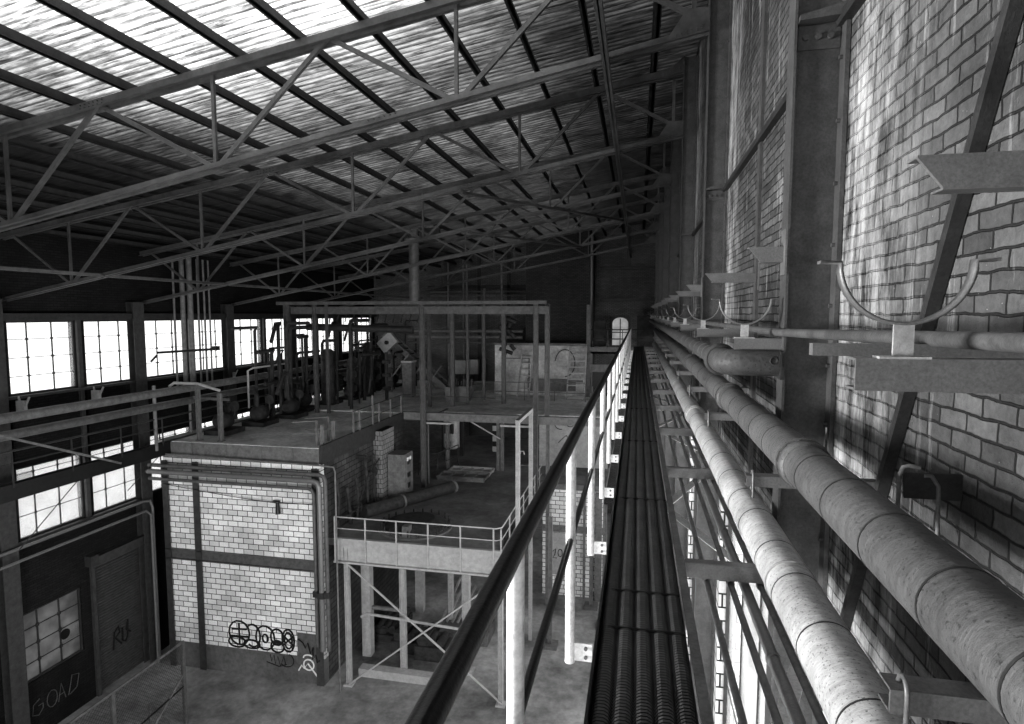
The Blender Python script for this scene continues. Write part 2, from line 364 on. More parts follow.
for k in range(7):
    y = 6.6 + 5*k
    struct('wall_post_%d' % (k+1), MB().box(XW - .03, XW, y - .06, y + .06, -2.3, 6), 'colsteel', label='thin steel post on the brick wall, midway past the %s column' % ORD[k], cat='post')
mb = MB().box(XW - .06, XW, -2, YE, 1.72, 1.78)
tag(mb.build('wall_rail', 'dark'), 'long dark angle bar running level high on the brick wall', 'rail', kind='thing')
mb = MB().bar((XW - .03, 1.68, 2.35), (XW - .03, 3.6, -1.8), .04, .05, (1, 0, 0))
tag(mb.build('wall_brace', 'dark'), 'dark steel brace leaning diagonally across the near brickwork', 'brace', kind='thing')
# cantilever arms with cut ends
YA = [1.72] + [4.07 + 2.5*k for k in range(13)]
a0 = None
for k, y in enumerate(YA):
    oncol = (k % 2 == 1)
    rx = XC if oncol else XW
    mb = MB()
    zt, hh = (.39, .075) if k == 0 else (.415, .085)
    mb.prism([(.68, zt), (rx, zt), (rx, zt - hh), (.68 + hh*.8, zt - hh)], 'y', y - .006, y + .006)
    mb.box(.68, rx, y - .006, y + .06, zt, zt + .006); mb.box(.68 + hh*.8, rx, y - .006, y + .06, zt - hh - .006, zt - hh)
    mb.box(rx - .012, rx, y - .05, y + .07, zt - .17, zt + .11)
    tag(mb.build('cantilever_bracket', 'arm'), '%s upper cantilever arm, light steel with a mitred tip, on the %s' % (ORD[k], 'column' if oncol else 'brick wall'), 'bracket', 'upper cantilever arms', 'thing')
for k, y in enumerate(YA):          # deeper beams that carry the saddles
    rx = XC if (k % 2 == 1) else XW
    root = thing('cable_support', (.6, y, -.25), '%s channel beam with a curved cable saddle on the %s' % (ORD[k], 'column' if k % 2 else 'brick wall'), 'support', 'channel beams with cable saddles')
    zt = -.115 if k == 0 else -.155
    hh = .085
    mb = MB().box(.56 if k < 1 else .61, rx, y - .005, y + .003, zt - hh, zt).box(.56 if k < 1 else .61, rx, y, y + .07, zt - .006, zt).box(.56 if k < 1 else .61, rx, y, y + .07, zt - hh, zt - hh + .006)
    mb.build('channel_beam', 'arm', root)
    MB().box(.646, .694, y - .004, y + .004, zt, zt + .09).box(.61, .73, y - .02, y + .03, zt, zt + .006).box(.666, .674, y, y + .04, zt, zt + .085).build('pedestal', 'light', root)
    pts = []
    cx, cz, R = .668, zt + .245, .155
    prof = [(cx - R - .05, cz + .005), (cx - R - .0, cz + .003)] + [(cx + R*math.cos(a), cz + R*math.sin(a)) for a in [PI + PI*i/24 for i in range(1, 24)]] + [(cx + R, cz + .003), (cx + R + .05, cz + .005)]
    mb = MB(); n = len(prof); vs = []
    for i, (x, z) in enumerate(prof):
        a, b = prof[max(i-1, 0)], prof[min(i+1, n-1)]; t = Vector((b[0]-a[0], b[1]-a[1])).normalized(); nx, nz = -t.y*.004, t.x*.004
        vs += [(x - nx, y - .015, z - nz), (x + nx, y - .015, z + nz), (x + nx, y + .02, z + nz), (x - nx, y + .02, z - nz)]
    mb.add(vs, [(4*i + q, 4*i + (q+1) % 4, 4*i + 4 + (q+1) % 4, 4*i + 4 + q) for i in range(n-1) for q in range(4)], True)
    mb.add(vs[:4], [(0, 1, 2, 3)]); mb.add(vs[-4:], [(3, 2, 1, 0)])
    mb.build('saddle', 'arm', root)
tag(MB().box(.53, XW, 2.0, 2.04, -.128, -.09).build('wall_bracket', 'arm'), 'thin angle bracket just behind the nearest cable saddle', 'bracket', kind='thing')

# ------------------------------------------------------------------ pipes beside the catwalk
def pipe(name, pts, r, mat, label, n=28, bands=(), collars=(), cat='pipe', group=None, bandr=.003):
    root = thing(name, pts[0], label, cat, group)
    MB().tube(pts, r, n).build('pipe_run', mat, root)
    a, b = Vector(pts[0]), Vector(pts[1]); d = (b - a).normalized()
    for y in bands:
        p = Vector((pts[0][0], y, pts[0][2])); MB().tube([p - d*.004, p + d*.004], r + bandr*.6, n).build('strap', 'dark', root)
    for y in collars:
        p = Vector((pts[0][0], y, pts[0][2])); mb = MB()
        mb.tube([p - d*.075, p - d*.07, p - d*.02, p - d*.01], [r + .002, r + .012, r + .014, r + .001], n); mb.tube([p + d*.0, p + d*.008], r + .02, n); mb.tube([p + d*.02, p + d*.028], r + .018, n)
        for i in range(14):
            q = 2*PI*i/14; c = p + Vector((math.cos(q), 0, math.sin(q)))*(r + .008); mb.tube([c - d*.012, c + d*.035], .005, 6)
        mb.build('flange_collar', mat, root)
    return root
P1 = pipe('lagged_pipe', [(.775, y, -1.36) for y in (-1, 28)], .117, 'lag', 'thick pale lagged pipe nearest the catwalk, lying on the low brackets', 36,
     [2.05, 2.55, 3.02, 3.45, 4.0, 4.45, 5.0, 5.6, 6.2, 7.0, 7.8, 8.6, 9.5, 10.5, 11.8, 13, 15, 17], [8.3])
tag(MB().tube([(.775, 3.15, -1.36), (.775, 3.165, -1.36)], .1235, 36).build('pipe_strap', 'light'), 'bright metal strap clamped around the pale pipe nearest the catwalk', 'strap', kind='thing')
P2 = pipe('lagged_pipe', [(.786, y, -.714) for y in (-1, 28)], .104, 'lag2', 'thick dark lagged pipe between the pale pipe and the brick wall', 36,
     [1.25, 1.6, 2.0, 2.4, 2.78, 3.5, 3.9, 4.3, 4.75, 5.2, 5.7, 6.3, 7.2, 8, 9, 10.2, 11.5, 13], [3.05, 5.4, 9.2])
el = [(.53 + .16*(1 - math.cos(a)), 4.07 - .16 + .16*math.sin(a), -.33) for a in [PI/2*i/8 for i in range(9)]]
P3 = thing('elbow_pipe', (.53, 4.07, -.33), 'lagged pipe that turns through an elbow into the nearest column', 'pipe')
MB().tube([(.56, 28, -.31), (.56, 4.32, -.31)], .066, 28).build('pipe_run', 'lag3', P3)
for y in (4.6, 4.9, 5.2, 5.6, 6, 6.6, 7.2, 8, 9): MB().tube([(.56, y, -.31), (.56, y + .01, -.31)], .069, 24).build('strap', 'arm', P3)
MB().tube([(.56, 4.36, -.31), (.56, 4.33, -.31), (.56, 4.3, -.31)], [.105, .11, .095], 28).build('flange_collar', 'lag3', P3)
el = [(.68 - .12*math.cos(a), 4.19 - .12*math.sin(a), -.31) for a in [PI/2*i/8 for i in range(9)]]
MB().tube([(.56, 4.31, -.31)] + el + [(.88, 4.07, -.31)], .085, 28).build('elbow', 'lag3', P3)
MB().box(.875, .897, 3.985, 4.155, -.41, -.235).build('end_plate', 'dark', P3)
mb = MB()
for i in range(12):
    a = 2*PI*i/12; mb.tube([(.835 + .022*math.cos(a), 3.985, -.29 + .022*math.sin(a)), (.835 + .022*math.cos(a + .53), 3.985, -.29 + .022*math.sin(a + .53))], .006, 6)
mb.box(.86, .88, 3.975, 3.99, -.33, -.25).build('lifting_eye', 'dark', P3)
tag(MB().tube([(.865, y, z) for y, z in ((-.8, -.05), (1.6, -.066), (4.0, -.115), (30, -.125))], .024, 16).build('conduit_pipe', 'steel'), 'slim pipe running level behind the cable saddles', 'pipe', kind='thing')
for i, (x, r, z) in enumerate([(.43, .017, -1.60), (.565, .018, -1.60), (.655, .03, -1.63), (.735, .019, -1.60)]):
    root = thing('thin_pipe', (x, 0, z), ['slimmest dark pipe under the brackets, next to the catwalk edge', 'second dark pipe from the catwalk, under the brackets', 'thicker pale pipe with a clamp, third of the four under the brackets', 'dark pipe tucked beneath the pale lagged pipe'][i], 'pipe')
    MB().tube([(x, 0, z), (x, 27, z)], r, 14).build('pipe_run', 'arm' if i == 2 else 'mid', root)
    for y in (2.9, 4.6, 6.4) if i == 2 else (3.64, 5.92): MB().tube([(x, y, z), (x, y + .02, z)], r + .007, 14).build('clamp', 'arm', root)
for k, y in enumerate([1.4, 3.62, 5.88, 7.95, 9.95, 12, 14.05, 16.1, 18.15, 20.2, 22.2, 24.2, 26.2]):
    mb = MB().box(.30, .89, y - .006, y + .002, -1.57, -1.482).box(.30, .89, y, y + .06, -1.484, -1.478).box(.30, .89, y, y + .06, -1.57, -1.564)
    tag(mb.build('low_bracket', 'arm'), '%s low cross channel joining the catwalk edge and carrying the pale pipe' % ORD[k], 'bracket', 'low cross channels beside the catwalk', 'thing')
for k, y in enumerate([1.40, 3.18, 5.15, 7.0, 8.9, 10.8, 12.7, 14.6, 16.5, 18.4, 20.3, 22.2]):
    root = thing('pipe_bracket', (.56, y, -.87), '%s bracket with a bent hook rod, carrying the dark lagged pipe' % ORD[k], 'bracket', 'brackets under the dark lagged pipe')
    MB().box(.555, XW, y - .004, y + .003, -.875, -.82).box(.555, XW, y, y + .06, -.825, -.819).box(.555, XW, y, y + .06, -.875, -.869).build('channel', 'arm', root)
    x0 = .585
    pts = [(x0, y - .012, -.93), (x0, y - .012, -.83)] + [(x0 - .0, y + .012 - .024*math.cos(a), -.83 + .034*math.sin(a)) for a in [PI*i/8 for i in range(1, 8)]] + [(x0, y + .04, -.83), (x0, y + .04, -.9)]
    MB().tube(pts, .006, 8).build('hook_rod', 'arm', root)
    MB().tube([(.66, y + .03, -.82), (.67, y + .03, -.70)], .0, 3) if False else None
for k, (x, y, z) in enumerate([(.985, 2.5, -.58), (.985, 4.35, -.50), (.985, 3.3, -.58)]):
    root = thing('pipe_hanger', (x, y, z), ['bent hanger rod rising behind the near end of the dark pipe', 'bent hanger rod behind the dark pipe beneath the elbow pipe', 'short threaded rod standing behind the dark lagged pipe'][k], 'hanger')
    if k < 2:
        pts = [(x, y, z - .26), (x, y, z - .03), (x + .012, y, z), (x + .03, y, z + .006), (x + .07, y, z)]
        MB().tube(pts, .008, 8).build('rod', 'mid', root); MB().tube([(x + .085, y, z - .03), (x + .11, y, z - .03), (x + .135, y, z - .07), (x + .14, y, z - .26)], .008, 8).build('rod', 'mid', root)
        MB().box(x + .02, XW, y + .0, y + .01, z - .12, z - .02).build('plate', 'dark', root)
    else:
        MB().tube([(x - .03, y, z - .16), (x - .03, y, z + .0)], .006, 8).build('rod', 'mid', root)

# ------------------------------------------------------------------ catwalk
cw = thing('catwalk', (.06, 12, -1.6), 'long narrow steel catwalk of perforated planks running away from the camera', 'catwalk')
CL, CR, CE = -.168, .295, 29.0
MB().box(CL, CL + .012, -3, CE, -1.62, -1.47).box(CL + .012, CL + .05, -3, CE, -1.62, -1.61).build('edge_channel', 'black', cw)
MB().box(CR - .01, CR, -3, CE, -1.60, -1.485).box(CR - .045, CR - .01, -3, CE, -1.492, -1.485).build('edge_channel', 'mid', cw)
MB().box(CL + .012, CR - .045, -3, CE, -1.545, -1.54).build('shade_sheet', 'black', cw)  # added black sheet stands for the shade beneath the planks
pw = .0805
mb = MB(); y = 1.6
while y < 24:
    st = .02 if y < 8 else (.03 if y < 14 else .05)
    hw = st * .22; x0 = CL + .014
    prof = [(0, -1.532), (.012, -1.512), (.028, -1.503), (.052, -1.503), (.068, -1.512), (pw - .001, -1.532)]
    vs = []
    for px_, pz in prof:
        vs += [(x0 + px_, y - hw, pz), (x0 + px_, y + hw, pz + .003), (x0 + px_, y + hw, pz - .003)]
    fs = []
    for i in range(len(prof) - 1):
        a = 3*i; fs += [(a, a+3, a+4, a+1), (a+1, a+4, a+5, a+2)]
    mb.add(vs, fs); y += st
pl0 = mb.build('plank', grey('plank_steel', .1, .35, .5, .7, 1.3, 5, bump=.2, dist=.003), cw)
for i in range(1, 5):
    p = pl0.copy(); C.objects.link(p); p.parent = cw; p.location = pl0.location + Vector((pw * i, 0, 0))
for y in (2.82, 3.22, 4.9, 7.2, 9.7):
    MB().box(CL + .05, CR - .05, y, y + .008, -1.512, -1.498).build('tie_strip', 'dark', cw)

hr = thing('handrail', (-.27, 12, -1.55), 'catwalk handrail with a black tube rail and white posts', 'railing')
ZR = -.545
MB().tube([(-.27, -1.6, ZR), (-.27, 25.0, ZR)], .0235, 20).build('top_rail', 'black', hr)
MB().tube([(-.27, -1.6, -.977), (-.27, 25.0, -.977)], .0135, 14).build('mid_rail', 'black', hr)
for k in range(-2, 20):
    y = 1.33 + 1.205*k
    p = MB().tube([(-.27, y, -1.53), (-.27, y, ZR)], .0215, 18).build('post', 'white', hr)
    b = MB().box(-.255, -.172, y - .004, y + .004, -1.52, -1.44)
    b.build('base_plate', 'white', p)
    for zb in (-1.46, -1.5): MB().tube([(-.2, y - .012, zb), (-.2, y - .004, zb)], .008, 8).build('bolt', 'mid', p)
# lattice under the walk and its ledger to the wall
root = thing('lattice_brace', (.7, 12, -2.4), 'pale zigzag lattice of flat bars slung below the pipes', 'brace')
k = 0; y = 1.9
while y < 24:
    a, b = ((.3, y, -2.0), (1.15, y + 2.2, -2.0)) if k % 2 == 0 else ((1.15, y, -2.0), (.3, y + 2.2, -2.0))
    MB().bar(a, b, .09, .008).build('flat_bar', 'white', root); y += 2.2; k += 1
MB().box(.27, .3, -1, 25, -2.02, -1.97).build('edge_angle', 'light', root); MB().box(1.13, 1.17, -1, 25, -2.02, -1.97).build('edge_angle', 'light', root)
MB().box(.275, .285, -1, 25, -2.0, -1.6).build('edge_angle', 'mid', root) if False else None

# ------------------------------------------------------------------ roof steel
def zt_(x): return 5.3 + .165*(x - .71)
def zb_(x): return 3.92 + .187*(x - .7)
TY = 4.1
tr0 = thing('roof_truss', (.9, TY, 3.9), 'nearest steel roof truss, mostly above the picture', 'truss', 'roof trusses spanning the hall')
def chord(zf, name):
    hh = .15 if zf is zt_ else .1
    mb = MB(); a, b = (XL + .02, TY, zf(XL)), (XC, TY, zf(XC))
    for dy in (-.055, .055):
        mb.bar((a[0], TY + dy, a[2]), (b[0], TY + dy, b[2]), .012, hh)
        mb.bar((a[0], TY + dy*1.7, a[2] - hh/2), (b[0], TY + dy*1.7, b[2] - hh/2), .075, .012)
    return mb.build(name, 'truss', tr0)
chord(zt_, 'top_chord'); chord(zb_, 'bottom_chord')
BN = [-2.77, -7.0, -11.35, -15.6]; TN = [-.88, -4.89, -9.3, -13.5, -17.6]
for x in BN: MB().bar((x, TY, zb_(x)), (x, TY, zt_(x)), .055, .055).build('strut', 'truss', tr0)
for i, x in enumerate(BN):
    MB().bar((x + .06, TY, zb_(x)), (TN[i], TY, zt_(TN[i])), .06, .07).build('diagonal', 'truss', tr0); MB().bar((x - .06, TY, zb_(x)), (TN[i+1], TY, zt_(TN[i+1])), .06, .07).build('diagonal', 'truss', tr0)
MB().bar((TN[0], TY, zt_(TN[0])), (XC - .1, TY, zb_(XC) + .15), .06, .07).build('diagonal', 'truss', tr0)
MB().bar((XC - .2, TY, zb_(XC)), (XC - .2, TY, zt_(XC) - .2), .06, .06).build('strut', 'truss', tr0)
for zf, nm in ((zb_, 'gusset_plate'), (zt_, 'gusset_plate')):
    mb = MB().prism([(XC, zf(XC) - .1), (XC, zf(XC) + .28), (XC - .3, zf(XC) + .28 if zf is zb_ else zf(XC)), (XC - .62, zf(XC - .6) - .08)], 'y', TY - .07, TY - .06)
    for i in range(6):
        for j in range(2): mb.tube([(XC - .09 - .07*i, TY - .085, zf(XC) + .04*j - .02*i), (XC - .09 - .07*i, TY - .07, zf(XC) + .04*j - .02*i)], .012, 6)
    mb.build(nm, 'truss', tr0)
for x in (-9.6, -4.2):
    mb = MB()
    zf = zt_ if x < -9 else zb_
    for i in range(6):
        for j in (0, 1): xx = x + .09*i; mb.tube([(xx, TY - .075, zf(xx) + .03 - .06*j), (xx, TY - .06, zf(xx) + .03 - .06*j)], .014, 6)
    mb.build('rivets', 'dark', tr0)
for k in range(1, 7): dup(tr0, (0, 5*k, 0), '%s roof truss, counting away from the camera' % ORD[k])
for k in range(17):
    x = .1 - 1.1*k if k else .25
    z = zt_(x) + .085
    mb = MB().box(x - .006, x + .006, -7, YE, z, z + .17).box(x, x + .075, -7, YE, z, z + .01).box(x - .075, x, -7, YE, z + .16, z + .17)
    mb.box(x - .05, x + .05, -7, YE, z + .0, z + .008)
    tag(mb.build('roof_purlin', 'purlin'), '%s dark roof purlin, counting down the slope from the brick wall' % ORD[k], 'purlin', 'purlins under the roof sheets', 'thing')
tag(MB().box(-.56, -.46, 3, YE, 3.55, 3.62).box(-.52, -.5, 3, YE, 3.55, 3.66).build('bottom_tie', 'truss'), 'long steel tie running lengthwise under the truss bottoms near the brick wall', 'tie', kind='thing')
tag(MB().box(-14.55, -14.42, 3, YE, 1.02, 1.1).build('bottom_tie', 'truss'), 'long steel tie running lengthwise under the dark low side of the trusses', 'tie', kind='thing')
for k, (a, b) in enumerate([((-4.2, 14.1), (-.5, 24.1)), ((-5.5, 19.1), (-2.7, 29.1))]):
    tag(MB().bar((a[0], a[1], zb_(a[0]) - .1), (b[0], b[1], zb_(b[0]) - .1), .09, .07).build('wind_brace', 'truss'), ['slanting wind brace joining the third and fifth trusses', 'slanting wind brace joining the fourth and sixth trusses'][k], 'brace', kind='thing')

# ------------------------------------------------------------------ window wall steel and pipes
cl0 = thing('wall_column', (-17.8, 14.1, FL), 'steel column of the window wall at the edge of the picture', 'column', 'steel columns of the window wall')
MB().hsec(-17.83, 13.55, FL, .4, .48, .3, .02).build('shaft', 'sill', cl0)
MB().box(-17.98, -17.66, 13.3, 13.8, .4, .43).build('head_plate', 'dark', cl0)
for k in range(1, 5): dup(cl0, (0, 5*k, 0), '%s steel column of the window wall, counting away from the camera' % ORD[k])
for k in range(5):
    tag(MB().box(-17.99, -17.9, 16.28 + 5*k, 16.42 + 5*k, -6.8, -.2).build('window_post', 'sill'), 'slim post between the paired windows of the %s bay across the hall' % ORD[k], 'post', 'slim posts between paired windows', 'thing')
tag(MB().box(-18, -17.75, 9, YE, -.2, .02).build('window_header', 'dark'), 'dark steel header above the upper windows across the hall', 'beam', kind='thing')
tag(MB().box(-18, -17.85, 9, YE, -2.5, -2.42).build('window_ledge', 'sill'), 'ledge under the upper windows across the hall', 'ledge', kind='thing')
tag(MB().box(-18, -17.85, 9, 18.4, -6.88, -6.8).build('window_ledge', 'sill'), 'ledge under the lower windows across the hall', 'ledge', kind='thing')
def tubething(name, pts, r, mat, label, cat='pipe', group=None, n=12):
    return tag(MB().tube(pts, r, n).build(name, mat), label, cat, group, 'thing')
tubething('wall_pipe', [(-16.5, y, -2.78) for y in (8, 38)], .14, 'mid', 'fat upper pipe running the length of the window wall')
tubething('wall_pipe', [(-16.5, y, -3.25) for y in (8, 38)], .13, 'steel', 'fat lower pipe just under its twin along the window wall')
tubething('wall_pipe', [(-17.5, 8, -6.8), (-17.5, 18.15, -6.8), (-17.45, 18.4, -6.85), (-17.4, 18.45, -7.1), (-17.4, 18.45, FL)], .045, 'arm', 'small pipe below the lower windows, turning down at the corner')
tubething('wall_pipe', [(-17.3, 8, -7.1), (-17.3, 18.05, -7.1), (-17.25, 18.2, -7.3), (-17.25, 18.2, FL)], .04, 'arm', 'second small pipe below the lower windows, under the first')
wk = thing('wall_walkway', (-16.7, 20, -5.1), 'dark high-level walkway with thin rails along the window wall', 'walkway')
MB().box(-16.75, -16.5, 8, 37, -4.66, -4.6).box(-16.55, -16.5, 8, 37, -5.02, -4.66).box(-16.75, -16.5, 8, 37, -5.05, -5.02).build('deck_beam', 'black', wk)
MB().tube([(-16.5, 8, -3.69), (-16.5, 37, -3.69)], .028, 8).build('top_rail', 'dark', wk); MB().tube([(-16.5, 8, -4.03), (-16.5, 37, -4.03)], .018, 8).build('mid_rail', 'dark', wk)
for k in range(15): MB().bar((-16.5, 11.1 + 1.75*k, -4.7), (-16.5, 11.1 + 1.75*k, -3.69), .035, .035).build('post', 'dark', wk)
tag(MB().bar((-16.4, 12.4, -3.15), (-16.4, 16.2, -4.85), .05, .06).build('stay', 'mid'), 'slanting stay between the fat pipes and the dark walkway', 'stay', kind='thing')
tag(MB().bar((-16.9, 13.2, -6.6), (-16.9, 15.4, -4.9), .02, .02).build('stay', 'dark'), 'thin slanting rod crossing the nearest lower window', 'rod', kind='thing')
tag(MB().bar((-16.9, 16.9, -6.0), (-16.9, 18.7, -4.9), .02, .02).build('stay', 'dark'), 'thin slanting rod crossing the second lower window', 'rod', kind='thing')
for k, (y, z) in enumerate([(14.2, -2.45), (16.7, -2.45), (23.6, -2.5)]):
    mb = MB().box(-17.9, -17.6, y - .05, y + .05, z - .55, z - .1); mb.bar((-17.6, y, z - .25), (-17.45, y, z + .02), .04, .04).bar((-17.75, y, z - .25), (-17.85, y, z + .02), .04, .04)
    tag(mb.build('clevis_bracket', 'light'), '%s small forked bracket on the wall above the fat pipes' % ORD[k], 'bracket', 'forked brackets on the window wall', 'thing')
for k, (y, r) in enumerate([(20.0, .04), (20.45, .09), (20.85, .11), (21.3, .04), (21.65, .04), (21.95, .035)]):
    tubething('riser_pipe', [(-17.45, y, -2.9), (-17.45, y, 2.2)], r, 'mid', '%s riser pipe in the cluster crossing the windows beyond the second column' % ORD[k], group='riser pipes in front of the windows')
jb = thing('swing_jib', (-17.3, 19.3, -1.55), 'black horizontal jib arm pointing across the windows', 'jib')
MB().tube([(-17.3, 18.9, -1.42), (-15.5, 19.75, -1.31)], .045, 10).build('arm', 'black', jb); MB().box(-15.6, -15.4, 19.65, 19.85, -1.36, -1.2).build('end_stop', 'black', jb)
MB().tube([(-17.3, 18.9, -1.5), (-17.5, 18.8, -1.75)], .04, 8).build('pivot', 'black', jb)

# ------------------------------------------------------------------ block building with the deck on top
BX0, BX1, BY = -16.9, -10.62, 18.5
bd = thing('block_building', ((BX0+BX1)/2, BY, FL), 'two-storey white block building with steel framing and graffiti, under the deck', 'building')
MB().box(BX0, BX1, BY, BY + .25, -12.15, -5.1).build('front_blockwork', 'block', bd)
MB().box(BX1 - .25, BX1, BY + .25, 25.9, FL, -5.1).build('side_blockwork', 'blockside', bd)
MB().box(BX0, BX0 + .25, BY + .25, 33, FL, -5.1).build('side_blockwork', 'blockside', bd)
MB().box(BX0, BX1, BY - .03, BY + .25, FL, -12.15).build('plinth', 'concrete', bd)
MB().box(BX1 - 1.05, BX1 - .25, BY - .015, BY, -12.15, -11.28).build('rendered_panel', 'concrete', bd)
for x, w in ((BX0 + .12, .24), (-15.5, .26), (BX1 - .14, .28)): MB().hsec(x, BY - .02, FL, -5.3, w, .16, .02, 'y').build('pilaster', 'sill', bd)
MB().box(BX0, BX1 - .25, BY - .1, BY, -8.62, -8.58).box(BX0, BX1 - .25, BY - .1, BY, -8.98, -8.94).box(BX0, BX1 - .25, BY - .03, BY, -8.94, -8.62).build('storey_beam', 'steel', bd)
mb = MB().box(BX0, BX1, BY - .12, BY + .05, -5.15, -5.08).box(BX0 - .0, BX1, BY - .06, BY + .05, -5.08, -4.62)
for x in (-15.6, -14.2, -12.8, -11.6): mb.box(x - .02, x + .02, BY - .12, BY - .06, -5.08, -4.62)
mb.build('parapet', 'mid', bd)
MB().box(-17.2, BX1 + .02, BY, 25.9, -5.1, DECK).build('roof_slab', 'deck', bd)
MB().box(BX1 + .02, BX1 + .12, BY - .05, 26.0, -5.15, -4.5).build('edge_kerb', 'purlin', bd)
BG = lambda a, b: (a, BY - .012, b)
gx, gz = -14.45, -12.05
st = [circ(gx + .45, gz + .5, .42, .45), circ(gx + .35, gz + .15, .35, .2), circ(gx + 1.0, gz + .45, .3, .42, 14, 2.4, -2.2), circ(gx + .95, gz + .12, .33, .16), circ(gx + 1.5, gz + .42, .38, .45), circ(gx + 1.5, gz + .4, .11, .15),
      circ(gx + 1.98, gz + .5, .26, .3), circ(gx + 1.98, gz + .15, .26, .22), circ(gx + 2.42, gz + .42, .24, .42), circ(gx + 2.42, gz + .42, .15, .3), [(gx + .1, gz + .35), (gx + .8, gz + .38)], [(gx + .15, gz + .62), (gx + .75, gz + .66)], [(gx + .45, gz + .1), (gx + .45, gz + .85)], [(gx + 1.75, gz + .32), (gx + 2.2, gz + .3)], [(gx + 2.2, gz + .62), (gx + 2.65, gz + .22)], [(gx + 2.2, gz + .22), (gx + 2.65, gz + .62)]]
scribble(st, BG, .036, 'spray_black', bd)
st = [[(-12.75, -12.2), (-12.7, -12.45), (-12.6, -12.2), (-12.55, -12.55), (-12.45, -12.25), (-12.35, -12.6), (-12.2, -12.2), (-12.15, -12.55)], circ(-12.1, -12.35, .28, .25, 12, 1.2, -2.5), [(-12.9, -12.5), (-12.4, -12.62), (-12.1, -12.5)]]
scribble(st, lambda a, b: (a, BY - .04, b), .017, 'spray_black', bd)
st = [[(-11.6, -11.45), (-11.4, -11.55), (-11.3, -11.75), (-11.2, -11.55), (-11.1, -11.95), (-11.0, -11.7)], [(-11.0, -11.7), (-11.02, -12.15), (-10.9, -11.95), (-10.85, -12.25), (-10.75, -12.15)]]
scribble(st, lambda a, b: (a, BY - .125, b), .022, 'spray_black', bd)
st = [circ(-11.22, -12.4, .2, .2), [(-11.62, -12.65), (-11.5, -12.45), (-11.4, -12.55), (-11.25, -12.35), (-10.85, -12.85)], circ(-11.22, -12.15, .2, .12, 8, 0, PI)]
scribble(st, lambda a, b: (a, BY - .06, b), .027, 'spray_white', bd)
# pipes on the front of the block building
def fpipe(z, r, y, xe, zend, label, mat='steel'):
    pts = [(-17.2, y, z), (xe - .2, y, z), (xe - .06, y, z - .06), (xe, y, z - .2), (xe, y, zend)]
    root = thing('front_pipe', pts[0], label, 'pipe', 'pipes across the block building front')
    MB().tube(pts, r, 12).build('pipe_run', mat, root)
    for zz in (-9.6, ): MB().box(xe - r - .03, xe + r + .03, y - r - .03, y + r + .03, zz - .1, zz + .1).build('pipe_clip', 'dark', root)
fpipe(-5.42, .07, 18.15, -10.25, -11.6, 'topmost of three pipes along the block building, turning down its corner')
fpipe(-5.64, .09, 18.1, -10.45, -11.6, 'middle and thickest of three pipes along the block building front', 'arm')
fpipe(-5.92, .06, 18.15, -10.68, -11.5, 'lowest of three pipes along the block building front')
tubething('sprinkler_pipe', [(-16.7, 18.2, -5.0), (-10.3, 18.2, -5.12), (-9.95, 18.2, -5.15), (-9.9, 18.2, -5.3), (-9.9, 18.2, FL)], .03, 'mid', 'thin pipe along the deck edge that drops beside the building corner')
lp = thing('wall_lamp', (-12.2, 18.3, -7.0), 'black floodlight hanging on a wire before the white blockwork', 'lamp')
MB().tube([(-12.35, 18.35, -6.5), (-12.1, 18.35, -6.5)], .03, 8).build('bracket', 'black', lp); MB().tube([(-12.2, 18.35, -6.55), (-12.15, 18.3, -6.95)], [.06, .09], 10).build('lamp_head', 'black', lp)
tubething('hanging_cable', [(-16.8 + 6*t/12, 18.35, -6.15 - .38*(t/9 if t < 9 else 1) - .06*math.sin(PI*t/12)) for t in range(13)], .014, 'black', 'black wire strung across the white blockwork', 'cable', n=6)
# riser posts at deck front
for k, (x, zt) in enumerate([(-15.62, -2.55), (-14.72, -2.85)]):
    tag(MB().hsec(x, 18.85, DECK, zt, .13, .13, .015).box(x - .1, x + .1, 18.75, 18.95, DECK, DECK + .02).build('deck_post', 'mid'), ['steel post near the deck front, beside the walkway end', 'steel post near the deck front, farther from the window wall'][k], 'post', kind='thing')
tubething('crossbar', [(-16.8, 18.85, -2.65), (-16.6, 18.85, -2.52), (-15.6, 18.85, -2.52), (-14.7, 18.85, -2.75)], .05, 'light', 'pale bar capping the two posts at the deck front')
tubething('deck_post_pipe', [(-16.5, 17.8, -4.8), (-16.5, 17.8, -2.5)], .06, 'mid', 'upright pipe at the walkway before the deck corner', 'pipe')
tubething('bent_pipe', [(-16.6, 19.6, -4.5), (-16.6, 19.6, -3.3), (-16.45, 19.6, -3.15), (-14.9, 19.6, -3.2)], .05, 'mid', 'bent pipe rising from the deck behind the two posts')
# rear deck
rd = thing('rear_deck', (-6, 26, MID), 'concrete upper deck at the rear with steel edge, carried on posts', 'deck')
mb = MB()
mb.box(-17.2, -8.9, 25.9, 27.2, -4.75, DECK + .05); mb.box(-8.9, -7.3, 26.6, 27.2, -4.75, DECK + .05); mb.box(-7.3, -5.3, 25.9, 27.2, -4.75, DECK + .05); mb.box(-5.3, -1.4, 26.6, 27.2, -4.75, DECK + .05)
mb.box(-17.2, -1.4, 27.2, YE - .16, -4.75, DECK + .05); mb.build('slab', 'deck', rd)
MB().box(-10.5, -1.4, 25.78, 25.9, -4.85, -4.5).box(-10.5, -1.4, 25.72, 25.9, -4.52, -4.49).build('edge_beam', 'mid', rd)
MB().box(-5.3, -1.4, 25.9, 26.0, -4.8, -4.5).box(-8.9, -8.8, 25.9, 27.2, -4.85, -4.5).build('edge_beam', 'mid', rd)
for x0, x1 in ((-9.55, -8.2), (-5.9, -4.5)): MB().box(x0, x1, 25.6, 25.75, -4.98, -4.9).build('light_batten', 'light', rd)
